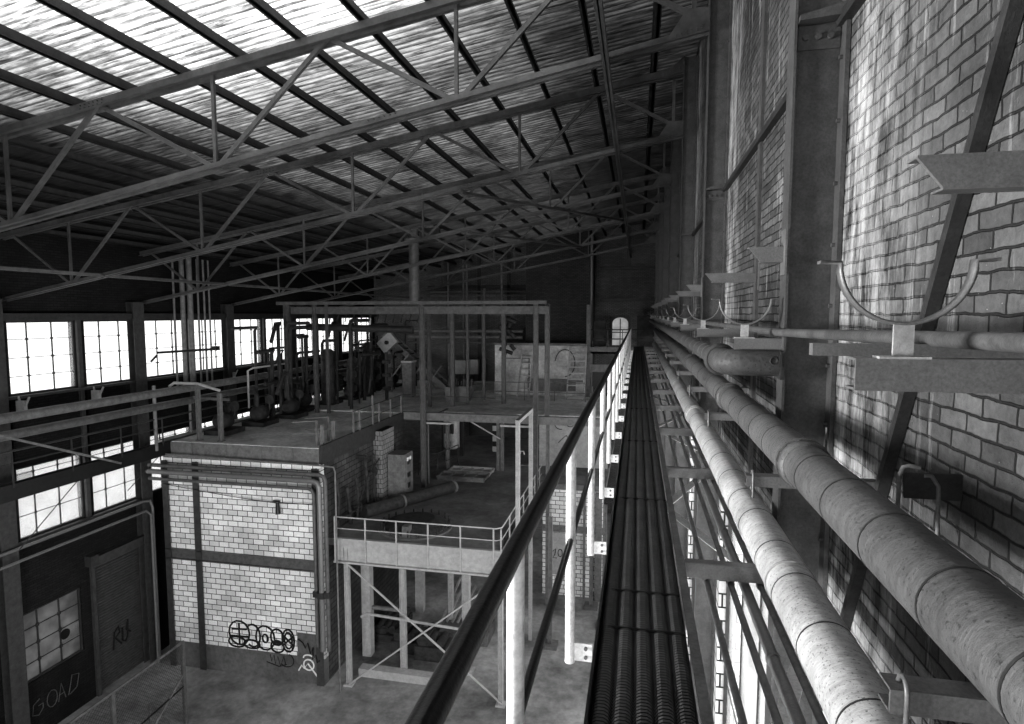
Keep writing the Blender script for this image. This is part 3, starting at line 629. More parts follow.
for x, y in ((-9.42, 25.87), (-9.3, 28.6), (-6.75, 28.9), (-6.55, 28.9), (-3.8, 25.9)): MB().hsec(x, y, MID if x < -4.5 else FL, -4.8, .16, .16, .015).build('post', 'mid', rd)
MB().bar((-7.6, 26.3, -4.85), (-6.6, 28.7, -6.2), .04, .05).build('knee_brace', 'light', rd)

# ------------------------------------------------------------------ middle slab, its rooms and its rail
ms = thing('middle_slab', (-7, 19, FL), 'mid-level concrete floor behind the railing, over the machine pit', 'floor slab')
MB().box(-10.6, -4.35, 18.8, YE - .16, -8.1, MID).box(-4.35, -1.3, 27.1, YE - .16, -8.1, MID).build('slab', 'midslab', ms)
MB().box(-10.2, -4.2, 18.62, 18.68, -8.55, -7.75).box(-10.2, -4.2, 18.5, 18.68, -8.6, -8.54).box(-10.2, -4.2, 18.56, 18.68, -7.78, -7.74).build('fascia', 'light', ms)
MB().box(-4.26, -4.2, 18.62, 27.0, -8.35, -7.75).build('fascia', 'light', ms)
MB().box(-10.0, -4.3, 18.8, 18.9, -8.75, -8.55).build('edge_beam', 'mid', ms)
for x, y, w in ((-9.8, 18.7, .16), (-4.3, 18.7, .16), (-8.12, 19.62, .2), (-5.95, 20.3, .26), (-7.4, 23.0, .2)):
    MB().hsec(x, y, FL, -8.1, w, w, .02).box(x - w, x + w, y - w, y + w, FL, FL + .06).build('post', 'light', ms)
for x, y, w in ((-9.97, 20.6, .34), (-9.2, 24.2, .34)):
    MB().box(x - w/2, x + w/2, y - w/2, y + w/2, FL, -8.1).build('concrete_pier', 'light', ms)
MB().bar((-9.75, 18.62, -8.65), (-4.25, 18.62, FL + .1), .05, .05).build('cross_brace', 'light', ms); MB().bar((-9.75, 18.56, FL + .1), (-4.25, 18.56, -8.65), .05, .05).build('cross_brace', 'light', ms)
rl = thing('slab_railing', (-7, 18.6, -7.75), 'thin steel railing with wire mesh along the front of the middle slab', 'railing')
RX = [-10.15 + 1.13*i for i in range(6)] + [-4.25]
for x in RX: MB().bar((x, 18.55, -8.55), (x, 18.55, -6.98), .045, .045).build('post', 'light', rl)
for i in range(6): MB().bar((-4.25, 19.9 + 1.3*i, -7.8), (-4.25, 19.9 + 1.3*i, -6.98), .04, .04).build('post', 'light', rl)
MB().tube([(-10.15, 18.55, -6.98), (-4.4, 18.55, -6.98), (-4.25, 18.7, -6.98), (-4.25, 27, -6.98)], .025, 8).build('top_rail', 'light', rl)
MB().tube([(-10.15, 18.55, -7.38), (-4.4, 18.55, -7.38), (-4.25, 18.7, -7.38), (-4.25, 27, -7.38)], .018, 8).build('mid_rail', 'light', rl)
def mesh_panel(mb, P, u0, u1, v0, v1, s, r):
    H = v1 - v0; u = u0 - H
    while u < u1:
        for sg in (0, 1):
            a, b = (u, v0), (u + H, v1)
            if a[0] < u0: a = (u0, v0 + (u0 - u))
            if b[0] > u1: b = (u1, v1 - (u + H - u1))
            if b[1] > a[1] + .01:
                if sg: a, b = (u0 + u1 - a[0], a[1]), (u0 + u1 - b[0], b[1])
                mb.tube([P(*a), P(*b)], r, 3, False)
        u += s
    return mb
mesh_panel(MB(), lambda a, b: (a, 18.55, b), -10.15, -4.4, -7.74, -7.38, .07, .0035).build('wire_mesh', 'mid', rl)

# things on the middle slab
tp = thing('tile_pier', (-10.4, 23.3, MID), 'white tiled pier standing against the dark side wall', 'pier')
MB().box(-10.6, -10.2, 22.7, 23.9, MID, -4.8).build('tiles', 'tile', tp); MB().box(-10.62, -10.14, 22.6, 24, MID, MID + .12).build('kerb', 'concrete', tp)
cb = thing('control_cabinet', (-9.75, 23.3, MID), 'tall pale steel cabinet with switches beside the tiled pier', 'cabinet')
MB().box(-10.15, -9.4, 23.1, 24.0, MID + .05, -5.85).build('body', 'mid', cb); MB().box(-10.1, -9.45, 23.15, 23.95, MID, MID + .05).build('plinth', 'dark', cb)
MB().box(-9.4, -9.37, 23.15, 23.95, MID + .1, -5.9).build('door', 'mid', cb)
for z in (-6.2, -6.75, -7.2): MB().box(-9.37, -9.34, 23.35, 23.6, z - .1, z + .1).build('switch', 'black', cb)
MB().box(-9.37, -9.34, 23.3, 23.7, -6.15, -6.0).build('gauge', 'white', cb)
bt = thing('ventilation_duct', (-9, 23, MID), 'fat dark tube lying aslant on the middle slab', 'duct')
MB().tube([(-10.2, 20.9, MID + .26), (-7.85, 24.9, MID + .26)], .26, 20).build('tube', 'rust', bt); MB().tube([(-9.3, 22.43, MID + .26), (-9.26, 22.5, MID + .26)], .29, 20).build('rim', 'mid', bt); MB().tube([(-7.9, 24.8, MID + .26), (-7.85, 24.9, MID + .26)], .29, 20).build('rim', 'mid', bt)
rg = thing('pit_cover', (-8, 20.3, MID), 'round flanged tank cover lying behind the railing', 'cover')
MB().tube([(-7.9, 20.4, MID + .01), (-7.9, 20.4, MID + .22), (-7.9, 20.4, MID + .36)], [1.15, 1.1, .7], 32).build('lid', 'rust', rg)
for i in range(22): a = 2*PI*i/22; MB().tube([(-7.9 + 1.25*math.cos(a), 20.4 + 1.25*math.sin(a), MID), (-7.9 + 1.25*math.cos(a), 20.4 + 1.25*math.sin(a), MID + .3)], .035, 6).build('bolt', 'rust', rg)
MB().tube([(-7.9, 20.4, MID), (-7.9, 20.4, MID + .07)], 1.35, 32).build('ring', 'mid', rg); MB().box(-7.95, -7.7, 19.2, 19.5, MID, MID + .45).build('hinge', 'mid', rg)
for k, (x0, x1, y0, y1, z) in enumerate([(-9.2, -6.9, 26.6, 27.6, MID), (-9.0, -6.9, 27.7, 28.6, MID)]):
    mb = MB().box(x0, x1, y0, y0 + .1, z, z + .22).box(x0, x1, y1 - .1, y1, z, z + .22).box(x0, x1, y0 + .1, y1 - .1, z + .04, z + .1)
    for q in range(5): xx = x0 + (x1 - x0)*q/4; mb.box(xx - .04, xx + .04, y0, y1, z + .12, z + .2)
    tag(mb.build('steel_pallet', ('mid', 'light')[k]), ['low steel pallet frame in front of its twin under the rear deck', 'low pale pallet frame farther under the rear deck'][k], 'pallet', kind='thing')
bw = thing('back_partition', (-6, 35, MID), 'dark back partition of the passage under the rear deck', 'partition')
MB().box(-10.6, -9.35, 31.5, 31.7, MID, -4.75).build('panel', 'dark', bw); MB().box(-10.6, -1.4, 37, 37.2, MID, -4.75).build('panel', 'dark', bw); MB().box(-8.6, -6.9, 35.5, 35.7, MID + .6, -4.75).build('panel', 'sill', bw); MB().box(-4.9, -1.4, 30.3, 30.5, MID, -4.75).build('panel', 'light', bw)
MB().box(-6.9, -4.9, 31.5, 31.6, -5.9, -4.75).build('panel', 'mid', bw)
scribble([circ(-4.2, -5.3, .25, .35), circ(-3.8, -5.6, .3, .3, 12, .5, 5), circ(-3.3, -5.4, .28, .35), [(-3.9, -6.6), (-3.5, -6.2), (-3.1, -6.8)]], lambda a, b: (a, 30.27, b), .02, 'spray_black', bw)
for k, (x, y) in enumerate([(-7.9, 33), (-5.4, 31.2), (-4.9, 31.2)]):
    root = thing('striped_post', (x, y, MID), ['black and white striped post alone in the dark passage', 'striped post in the passage, left of the nearby pair', 'striped post in the passage, right one of the nearby pair'][k], 'post', 'striped warning posts under the rear deck')
    MB().box(x - .12, x + .12, y - .12, y + .12, MID, -4.75).build('shaft', 'light', root)
    for i in range(5): MB().box(x - .125, x + .125, y - .125, y + .125, MID + .3 + .6*i, MID + .6 + .6*i).build('black_band', 'black', root)
vs_ = thing('pressure_vessel', (-9.9, 30.3, MID), 'pale vessel with gauges on a frame under the rear deck', 'vessel')
MB().tube([(-9.6, 30.2, MID + .7), (-9.6, 30.2, MID + .8), (-9.6, 30.2, MID + 2.6), (-9.6, 30.2, MID + 2.8)], [.25, .42, .42, .2], 20).build('tank', 'light', vs_)
MB().box(-9.85, -9.35, 29.65, 29.8, MID + 1.6, MID + 2.1).build('gauge_box', 'dark', vs_); MB().box(-9.75, -9.5, 29.6, 29.66, MID + 1.1, MID + 1.2).build('nameplate', 'black', vs_)
for a in (-.35, .35): MB().box(-9.6 + a - .03, -9.6 + a + .03, 30.1, 30.3, MID, MID + .8).build('leg', 'dark', vs_)
gr = thing('guard_rail', (-9.9, 27.5, MID), 'dark low guard rail around the vessel', 'railing')
MB().tube([(-10.4, 27.3, MID), (-10.4, 27.3, MID + 1.1), (-9.4, 27.3, MID + 1.1), (-9.0, 29.4, MID + 1.1), (-9.0, 29.4, MID)], .025, 8).build('top_rail', 'dark', gr); MB().tube([(-10.4, 27.3, MID + .55), (-9.4, 27.3, MID + .55), (-9.0, 29.4, MID + .55)], .02, 8).build('mid_rail', 'dark', gr)
MB().tube([(-9.4, 27.3, MID), (-9.4, 27.3, MID + 1.1)], .025, 8).build('post', 'dark', gr)
for k, (x, y) in enumerate([(-5.15, 26.3), (-4.6, 26.4)]):
    tubething('hook_stand', [(x, y, MID), (x, y, MID + 1.5), (x + .05, y, MID + 1.65), (x + .18, y, MID + 1.65), (x + .22, y, MID + 1.5)], .035, 'light', ['pale hooked pipe stand just inside the white portal', 'pale hooked pipe stand at the slab edge by the portal'][k], 'stand', 'hooked pipe stands')
tubething('stand_bar', [(-5.15, 26.3, MID + 1.0), (-4.6, 26.4, MID + 1.0)], .02, 'mid', 'short bar linking the two hooked stands', 'bar')
# white portal frame
pf = thing('portal_frame', (-4.25, 21.6, FL), 'slender white portal frame beside the middle slab', 'frame')
for y in (20.3, 22.9): MB().box(-4.11, -3.97, y - .07, y + .07, FL, -3.8).build('post', 'light', pf)
MB().box(-4.11, -3.97, 20.2, 23.0, -3.8, -3.68).build('cross_beam', 'light', pf)
# block room under the slab
br = thing('block_room', (-2.8, 27, FL), 'white block room under the slab end, with a scrawled panel door', 'room')
MB().box(-4.2, -1.4, 27.0, 27.2, FL, -8.1).build('blockwork', 'block', br); MB().box(-4.2, -1.4, 26.9, 27.0, -10.05, -9.75).build('lintel', 'mid', br)
MB().box(-3.85, -2.75, 26.93, 27.0, FL + 1.0, -10.1).build('door', 'light', br)
MB().box(-1.75, -1.45, 26.7, 27.0, FL, -8.1).box(-2.3, -2.2, 26.85, 27, FL, -8.1).build('pilaster', 'mid', br)
scribble([[(-3.7, -11.0), (-3.55, -10.85), (-3.6, -11.15), (-3.7, -11.3), (-3.5, -11.3)], circ(-3.35, -11.05, .1, .18), [(-3.15, -11.2), (-3.1, -10.9), (-3.0, -11.15), (-2.9, -10.95)]], lambda a, b: (a, 26.92, b), .02, 'spray_black', br)
# floor posts below the walkway
for k, (x, y) in enumerate([(-1.85, 27.9 - 1.8), (-3.2, 22.6), (-1.2, 24.5)]):
    root = thing('floor_post', (x, y, FL), ['pale steel stanchion on a concrete pad by the block room', 'pale steel stanchion nearest, standing beside the portal', 'steel stanchion between the block room and the catwalk'][k], 'post', 'stanchions on the ground floor')
    MB().hsec(x, y, FL, MID, .16, .16, .015).build('shaft', 'mid', root); MB().box(x - .3, x + .3, y - .3, y + .3, FL, FL + .12).build('pad', 'concrete', root)
for k, (x0, x1, y0, y1, h, m) in enumerate([(-9.2, -7.6, 20.9, 22.2, .75, 'rust'), (-8.1, -6.9, 20.6, 21.5, .9, 'rust'), (-7.6, -5.6, 22, 23.4, .7, 'concrete'), (-10.2, -9.3, 21.5, 23.5, .5, 'rust')]):
    root = thing('machine_base', ((x0+x1)/2, (y0+y1)/2, FL), ['rusty pump block in the pit behind the crossed braces', 'rusty boxy machine in the pit beside the pump block', 'concrete plinth behind the machines in the pit', 'low rusty block beside the dark side wall in the pit'][k], 'machine')
    MB().box(x0, x1, y0, y1, FL, FL + h*.6).build('bed', m, root)
    mb = MB()
    for q in range(3):
        xx = x0 + (x1-x0)*(q+.5)/3; mb.tube([(xx, y0 + .15, FL + h*.6 + .15), (xx, y1 - .15, FL + h*.6 + .15)], .16, 12)
    mb.box(x0 + .1, x0 + .5, y0 + .1, y1 - .1, FL + h*.6, FL + h)
    if m == 'rust': mb.build('casing', m, root)
tag(MB().box(-9.7, -6.6, 19.2, 19.55, FL, FL + .3).build('pit_kerb', 'light'), 'pale concrete kerb at the foot of the crossed braces', 'kerb', kind='thing')
tubething('pit_pipe', [(-9.6, 19.3, -10.9), (-9.4, 19.3, -10.75), (-5.9, 19.3, -10.95)], .05, 'light', 'pale pipe running level behind the crossed braces')
tubething('pit_pipe', [(-10.2, 20.6, -11.2), (-8.5, 20.8, -11.3)], .08, 'mid', 'stub of thick pipe by the dark side wall in the pit')
tubething('pit_pipe', [(-8.9, 19.9, -8.7), (-8.9, 19.9, -9.2), (-7.2, 19.9, -9.0), (-7.2, 19.9, -8.8), (-6.4, 19.9, -8.75)], .04, 'light', 'bent pipe hung just under the middle slab')
for k in range(5):
    x = -7.9 + .22*k; tag(MB().bar((x, 22.6, FL + .05), (x + .75, 23.6, FL + 2.0 - .1*k), .12, .03).build('plank', 'wood'), ['%s leaning board in the pit, counted from the machine side' % ORD[k]][0], 'board', 'boards leaning in the pit', 'thing')

# dark side wall clutter: pipes on the side of the block building
for k in range(9):
    y = 19.3 + .75*k; zz = -5.6 - random.random()*1.2; z1 = zz - 1.5 - 3*random.random()
    pts = [(-10.45, y, zz), (-10.4, y + .05, zz - .6), (-10.45, y + (.3 if k % 2 else 0), z1)]
    tubething('side_pipe', pts, .05 + .02*(k % 2), 'rust', '%s rusty pipe hanging on the dark side wall, counting back' % ORD[k], group='rusty pipes on the side of the block building')
tubething('side_cable', [(-10.3, 18.8, -7.3), (-10.3, 20.5, -7.4), (-10.3, 21.5, -6.4), (-10.3, 22.6, -5.9)], .03, 'rust', 'sagging cable along the dark side wall', 'cable')
for k, (y, z) in enumerate([(21.2, -5.5), (22, -6.3), (20.6, -7.3)]):
    root = thing('hand_valve', (-10.35, y, z), '%s rusty handwheel valve on the dark side wall' % ORD[k], 'valve', 'handwheel valves on the side wall')
    mb = MB(); 
    for i in range(12): a = 2*PI*i/12; b = a + 2*PI/12; mb.tube([(-10.2, y + .16*math.cos(a), z + .16*math.sin(a)), (-10.2, y + .16*math.cos(b), z + .16*math.sin(b))], .02, 5, False)
    mb.bar((-10.2, y - .16, z), (-10.2, y + .16, z), .02, .02).build('handwheel', 'rust', root); MB().tube([(-10.6, y, z), (-10.2, y, z)], .05, 8).build('stem', 'rust', root)

# rails on the deck edge
dr = thing('deck_railing', (-10.6, 24, DECK), 'dark tube railing along the deck edge toward the rear', 'railing')
MB().tube([(-10.55, 20.9, -3.7), (-10.55, 25.6, -3.7), (-10.2, 25.8, -3.7), (-6.2, 25.8, -3.75)], .025, 8).build('top_rail', 'dark', dr); MB().tube([(-10.55, 20.9, -4.15), (-10.55, 25.6, -4.15)], .02, 8).build('mid_rail', 'dark', dr)
for y in (20.9, 21.4, 22.6, 23.2, 24.4, 25.6): MB().bar((-10.55, y, DECK), (-10.55, y, -3.7 if y != 22.6 else -3.3), .06, .06).build('post', 'mid', dr)
for k, y in enumerate((18.9, 19.7)):
    mb = MB().box(-10.8, -10.68, y - .03, y + .03, DECK, -3.85).box(-10.98, -10.9, y - .03, y + .03, DECK, -3.75).tube([(-11.7, y - .3, -3.75), (-10.9, y, -3.72)], .025, 8).tube([(-11.7, y - .3, -4.15), (-10.7, y, -4.15)], .02, 8)
    tag(mb.build('rail_stub', 'mid'), ['T-shaped rail stub at the deck corner', 'T-shaped rail stub just behind the corner one'][k], 'rail', kind='thing')

# goalpost steel on the deck
gf = thing('gantry_frame', (-9.8, 25, DECK), 'wide steel gantry frame standing across the deck', 'gantry')
MB().box(-16.3, -3.75, 24.9, 25.15, .42, .56).build('top_beam', 'steel', gf)
MB().box(-15.8, -3.7, 25.3, 25.42, .0, .32).box(-15.8, -3.7, 25.22, 25.42, .3, .33).build('cross_beam', 'steel', gf)
for x, y, w, zb in ((-15.85, 25, .2, DECK), (-14.6, 25.3, .16, DECK), (-14.0, 25.3, .12, DECK), (-9.38, 25.3, .2, MID), (-9.95, 27.8, .16, DECK), (-8.9, 28.2, .2, DECK), (-8.35, 29, .12, DECK), (-7.9, 30.5, .16, DECK), (-6.6, 29.5, .2, DECK), (-4.25, 25.3, .2, DECK - 3.2), (-3.85, 25.9, .2, DECK)):
    MB().hsec(x, y, zb, .42 if y < 26 else .2, w, w, .015).build('post', 'steel', gf)
MB().box(-10.2, -6.0, 28.1, 28.25, .1, .3).box(-10.05, -9.9, 25.4, 28.2, .1, .3).box(-6.7, -6.5, 25.4, 30, .1, .3).build('cross_beam', 'dark', gf)
MB().tube([(-15.7, 26.5, -.62), (-10.4, 26.8, -.75)], .17, 14).build('pipe_run', 'dark', gf)
sk = thing('exhaust_stack', (-9.6, 25, .56), 'round grey stack rising from the gantry to the roof', 'stack')
MB().tube([(-9.6, 25, .56), (-9.6, 25, 3.75)], .22, 20).build('stack_tube', 'steel', sk); MB().tube([(-9.6, 25, 3.15), (-9.6, 25, 3.25)], .42, 20).build('collar', 'mid', sk); MB().box(-9.3, -8.4, 24.9, 25.1, 3.15, 3.7).build('bracket', 'dark', sk)

# boiler house, tower and end platform
bh = thing('boiler_casing', (-5.4, 33, DECK), 'large pale boiler casing behind the deck railing, its lower part bright', 'boiler')
MB().box(-7.9, -2.65, 33.0, 36, DECK, -1.75).build('casing', grey('boiler_paint', .5, .6, 0, .35, 1.3, .9), bh); MB().box(-7.95, -2.6, 32.9, 36, -1.75, -1.62).build('top_edge', 'mid', bh)
MB().box(-6.0, -3.3, 32.94, 33, DECK + .3, -3.75).box(-6.0, -2.9, 32.8, 33, -3.75, -3.6).build('skirt', 'mid', bh)
MB().box(-7.3, -5.9, 32.95, 33, -2.5, -2.46).box(-5.95, -5.9, 32.95, 33, DECK, -2.46).build('panel_seam', 'dark', bh)
mb = MB()
for i in range(16): a = PI*1.45*i/16 - PI/2; b = PI*1.45*(i+1)/16 - PI/2; mb.tube([(-3.9 + .55*math.cos(a), 32.9, -2.7 + .75*math.sin(a)), (-3.9 + .55*math.cos(b), 32.9, -2.7 + .75*math.sin(b))], .025, 6, False)
mb.build('hose', 'dark', bh)
tw = thing('lift_tower', (-4.4, 34.5, DECK), 'dark sooty brick tower rising behind the boiler casing', 'tower')
MB().prism([(-6.4, DECK + .05), (-2.72, DECK + .05), (-2.72, 4.85), (-6.4, 4.2)], 'y', 34.5, YE - .02).build('brickwork', 'towerbrick', tw)
tubething('tower_pipe', [(-2.6, 34.4, DECK), (-2.6, 34.4, 4.4)], .09, 'arm', 'pale upright pipe at the tower corner')
def ladder(x, y, z0, z1, w, lean, label):
    root = thing('ladder', (x, y, z0), label, 'ladder')
    for s in (-1, 1): MB().bar((x + s*w/2, y, z0), (x + s*w/2 + lean, y + .5, z1), .06, .06).build('side_rail', 'light', root)
    n = int((z1 - z0)/.3)
    for i in range(n): t = (i + .5)/n; MB().bar((x - w/2 + lean*t, y + .5*t, z0 + (z1-z0)*t), (x + w/2 + lean*t, y + .5*t, z0 + (z1-z0)*t), .1, .05).build('rung', 'light', root)
ladder(-6.15, 32.2, DECK, -2.2, .65, .2, 'narrow steel ladder at the dark end of the boiler casing')
ladder(-3.2, 31.6, DECK, -1.7, .9, .1, 'wide pale ladder at the bright end of the boiler casing')
dl = thing('rear_railing', (-6, 30.8, DECK), 'thin railing crossing the deck before the boiler casing', 'railing')
for z in (-3.6, -4.1): MB().tube([(-9.0, 30.9, z), (-2.6, 30.9, z)], .025, 8).build('rail', 'mid', dl)
for x in (-9, -7.4, -5.8, -4.2, -2.6): MB().bar((x, 30.9, DECK), (x, 30.9, -3.6), .04, .04).build('post', 'mid', dl)
ep = thing('end_platform', (-1.2, 33, DECK), 'steel platform with rails at the far end of the catwalk', 'platform')
MB().box(-2.55, .3, 32.9, 33.0, -2.15, -1.8).box(-2.55, .3, 32.9, 35, -2.15, -2.05).build('deck_beam', 'mid', ep); MB().box(-2.55, .3, 32.9, 33.0, -3.15, -2.75).build('lower_beam', 'mid', ep)
MB().hsec(-2.62, 32.9, MID, .5, .22, .22, .02).build('post', 'mid', ep)
for z in (-.85, -1.35): MB().tube([(-2.5, 32.95, z), (.3, 32.95, z)], .03, 8).build('rail', 'dark', ep)
for x in (-1.6, -.8, .1): MB().bar((x, 32.95, -1.8), (x, 32.95, -.85), .04, .04).build('rail_post', 'dark', ep)
MB().box(-2.4, 1.0, 33.5, 33.6, DECK, -3.2).build('back_panel', 'purlin', ep)
for k, (x0, x1, z0, z1) in enumerate([(-2.4, -1.75, -1.8, -.4), (-.05, .9, -1.8, -.1)]):
    root = thing('switchgear', ((x0+x1)/2, 34, z0), ['dark switchgear box on the end platform beside the tower', 'dark switchgear box on the end platform beside the glowing window'][k], 'equipment')
    MB().box(x0, x1, 34, 34.6, z0, z1).build('body', 'rust', root); MB().box(x0 + .1, x1 - .1, 33.96, 34, z0 + .3, z0 + .6).build('door', 'dark', root)
# hoist, conveyor and machines on the deck
hs = thing('chain_hoist', (-6.4, 31, -1.9), 'dark bulky hoist hanging under the gantry near the narrow ladder', 'hoist')
MB().box(-7.4, -6.2, 30.2, 30.8, -.1, .25).build('trolley', 'dark', hs)
mb = MB()
for i in range(10): mb.tube([(-6.75 + .35*math.sin(i*2.1), 30.5, -.2 - .2*i), (-6.55 + .35*math.cos(i*1.7), 30.6, -.45 - .2*i)], .14 - .005*i, 8)
mb.build('chain_block', 'rust', hs)
cv = thing('conveyor', (-12.7, 33, DECK), 'inclined conveyor frame sloping down across the rear deck', 'conveyor')
for dy in (0, .9): MB().bar((-14.6, 33 + dy, -1.2), (-10.6, 33 + dy, -4.5), .12, .3).build('side_beam', 'mid', cv)
for i in range(12): t = i/11; MB().bar((-14.5 + 3.9*t, 33, -1.15 - 3.25*t), (-14.5 + 3.9*t, 33.9, -1.15 - 3.25*t), .06, .06).build('roller', 'dark', cv)
MB().prism([(-14.9, -1.7), (-14.1, -1.0), (-13.6, -1.6), (-14.4, -2.3)], 'y', 32.6, 32.9).build('head_box', 'light', cv); MB().tube([(-14.25, 32.5, -1.65), (-14.25, 32.62, -1.65)], .12, 14).build('hub', 'black', cv)
MB().box(-14.4, -14.1, 32.8, 33.0, DECK, -2.2).build('leg', 'mid', cv)
ct = thing('feed_chute', (-12.2, 31, DECK), 'tall grey box chute standing before the inclined conveyor', 'chute')
MB().box(-12.6, -12.05, 30.8, 31.4, DECK, -2.6).build('body', 'mid', ct); MB().box(-12.65, -12.0, 30.75, 31.45, -2.65, -2.55).build('cap', 'light', ct)
mc = thing('work_machine', (-9.0, 30, DECK), 'low pale machine bench with pots between the gantry posts', 'machine')
MB().prism([(-9.7, DECK), (-8.6, DECK), (-8.3, DECK + .9), (-9.8, DECK + .8)], 'y', 29.6, 30.4).build('body', 'mid', mc)
for i in range(4): MB().tube([(-9.6 + .4*i, 29.8, DECK + .85), (-9.6 + .4*i, 29.8, DECK + 1.25)], .09, 10).build('pot', 'dark', mc)
for k, (x0, x1, z0, z1) in enumerate([(-11.35, -10.5, -3.75, -2.9), (-10.45, -9.7, -3.75, -2.85)]):
    root = thing('control_box', ((x0+x1)/2, 36, z0), ['pale control panel at the back of the deck, on the window side', 'pale control panel at the back of the deck, on the tower side'][k], 'panel')
    MB().box(x0, x1, 36, 36.3, z0, z1).build('cabinet', 'light', root); MB().box(x0 + .1, x0 + .15, 35.97, 36, z1 - .3, z1 - .1).build('latch', 'dark', root); MB().box((x0+x1)/2 - .04, (x0+x1)/2 + .04, 36, 36.2, DECK, z0).build('stand', 'dark', root)
for k, (z, r, y, m) in enumerate([(-1.0, .09, 34, 'mid'), (-1.35, .1, 34, 'mid'), (-1.7, .06, 34.2, 'steel'), (1.2, .05, 38, 'mid'), (1.45, .05, 38, 'mid')]):
    tubething('cross_pipe', [(-13.5, y, z), (-6.5, y, z)], r, m, '%s level pipe crossing behind the gantry, counted from the boiler top' % ORD[k], group='level pipes behind the gantry')
for k, (x, y, z1) in enumerate([(-11.6, 36, 3.2), (-10.9, 37, 3.4), (-10.1, 35, 3), (-9.4, 36.5, 1.6), (-8.0, 35.2, 3.3)]):
    tubething('stand_pipe', [(x, y, DECK), (x, y, z1)], .07, 'mid', '%s upright pipe at the back of the deck, counted toward the tower' % ORD[k], group='upright pipes at the back of the deck')
# tangled plant along the windows
rnd = random.Random(11)
n = 0
for k in range(36):
    y = 22.5 + 14*rnd.random(); x = -16.0 + 2.6*rnd.random()*min(1, (y - 20)/6); z0 = DECK if k % 3 else -3.6; z1 = -3.2 + 2.9*rnd.random(); r = .035 + .06*rnd.random()
    h = (.8 + rnd.random())*(1 if k % 2 else -1)
    pts = [(x, y, z0), (x, y, z1 - .15), (x + .05, y + .05, z1), (x + .2, y + h*.5, z1), (x + .25, y + h, z1 - (.0 if k % 4 else .8))]
    tubething('plant_pipe', pts, r, 'rust', 'one of the bent rusty pipes tangled before the far windows', group='tangled rusty pipes before the far windows', n=8)
for k in range(9):
    y = 20.2 + 1.9*k; x = -15.6 + .25*(k % 3)
    root = thing('pump_set', (x, y, DECK), '%s dark rusty pump in the row along the deck under the windows' % ORD[k], 'pump', 'rusty pumps along the window side of the deck')
    MB().box(x - .5, x + .5, y - .55, y + .55, DECK, DECK + .18).build('bed', 'rust', root)
    MB().tube([(x, y - .5, DECK + .5), (x, y - .3, DECK + .5), (x, y + .2, DECK + .5), (x, y + .4, DECK + .5)], [.15, .3, .3, .12], 14).build('casing', 'rust', root)
    MB().tube([(x, y - .2, DECK + .6), (x, y - .2, DECK + 1.2), (x - .1, y - .1, DECK + 1.35), (x - .5, y, DECK + 1.35)], .09, 10).build('outlet', 'rust', root)
    MB().tube([(x + .2, y + .35, DECK + 1.0), (x + .2, y + .38, DECK + 1.0)], .2, 14).tube([(x + .2, y + .35, DECK + .5), (x + .2, y + .36, DECK + 1.0)], .03, 6).build('handwheel', 'dark', root)
for k, (x, y, r, h) in enumerate([(-15.2, 27.5, .35, 2.7), (-14.6, 30.8, .3, 2.9), (-15.5, 34, .5, 2.4)]):
    root = thing('cylindrical_tank', (x, y, DECK), '%s dark upright tank before the far windows' % ORD[k], 'tank', 'dark upright tanks on the deck')
    MB().tube([(x, y, DECK), (x, y, DECK + h), (x, y, DECK + h + .15)], [r, r, r*.5], 18).build('shell', 'rust', root); MB().tube([(x, y, DECK + h), (x, y, DECK + h + .9)], .07, 8).build('outlet', 'rust', root)
for k in range(7):
    a = (-14.2 + .45*k, 30 + .5*k, DECK + .3); b = (-13.4 + .3*k + (.8 if k % 2 else -.7), 30.5 + .5*k, DECK + 2.6 - .2*k)
    tag(MB().bar(a, b, .07, .07).build('loose_bar', 'mid'), 'one of the loose steel bars leaning about before the conveyor', 'bar', 'loose bars leaning before the conveyor', 'thing')
tubething('deck_rail', [(-15.8, 22, -3.9), (-15.8, 22, -2.35), (-15.7, 22.2, -2.25), (-15.7, 25, -2.25)], .04, 'light', 'pale bent guard pipe above the pumps by the gantry')

for k in range(12):
    x = -14.9 + .42*k
    tubething('hanger_rod', [(x, 27.4, .0), (x - .12, 27.4, -.42)], .03, 'rust', 'one of the short slanting rods hanging in a row under the gantry beam', 'rod', 'short rods hanging under the gantry beam', 6)
tag(MB().box(-15.2, -9.6, 27.35, 27.45, -.02, .06).build('hanger_bar', 'dark'), 'dark bar from which the short slanting rods hang', 'bar', kind='thing')
for k, (x, y, w) in enumerate([(-13.9, 27.2, .5), (-12.9, 29.4, .4), (-15.0, 32.4, .6)]):
    root = thing('valve_stack', (x, y, DECK), '%s rusty valve stack rising among the tangled pipes' % ORD[k], 'valve', 'rusty valve stacks among the tangled pipes')
    MB().tube([(x, y, DECK), (x, y, DECK + 2.4 + .2*k)], .09, 10).build('riser', 'rust', root)
    for q in range(3): MB().tube([(x - w/2, y, DECK + .7 + .7*q), (x + w/2, y, DECK + .7 + .7*q)], .12, 10).build('valve_body', 'rust', root); MB().tube([(x + w/2, y - .02, DECK + .95 + .7*q), (x + w/2, y + .02, DECK + .95 + .7*q)], .17, 14).build('handwheel', 'dark', root)

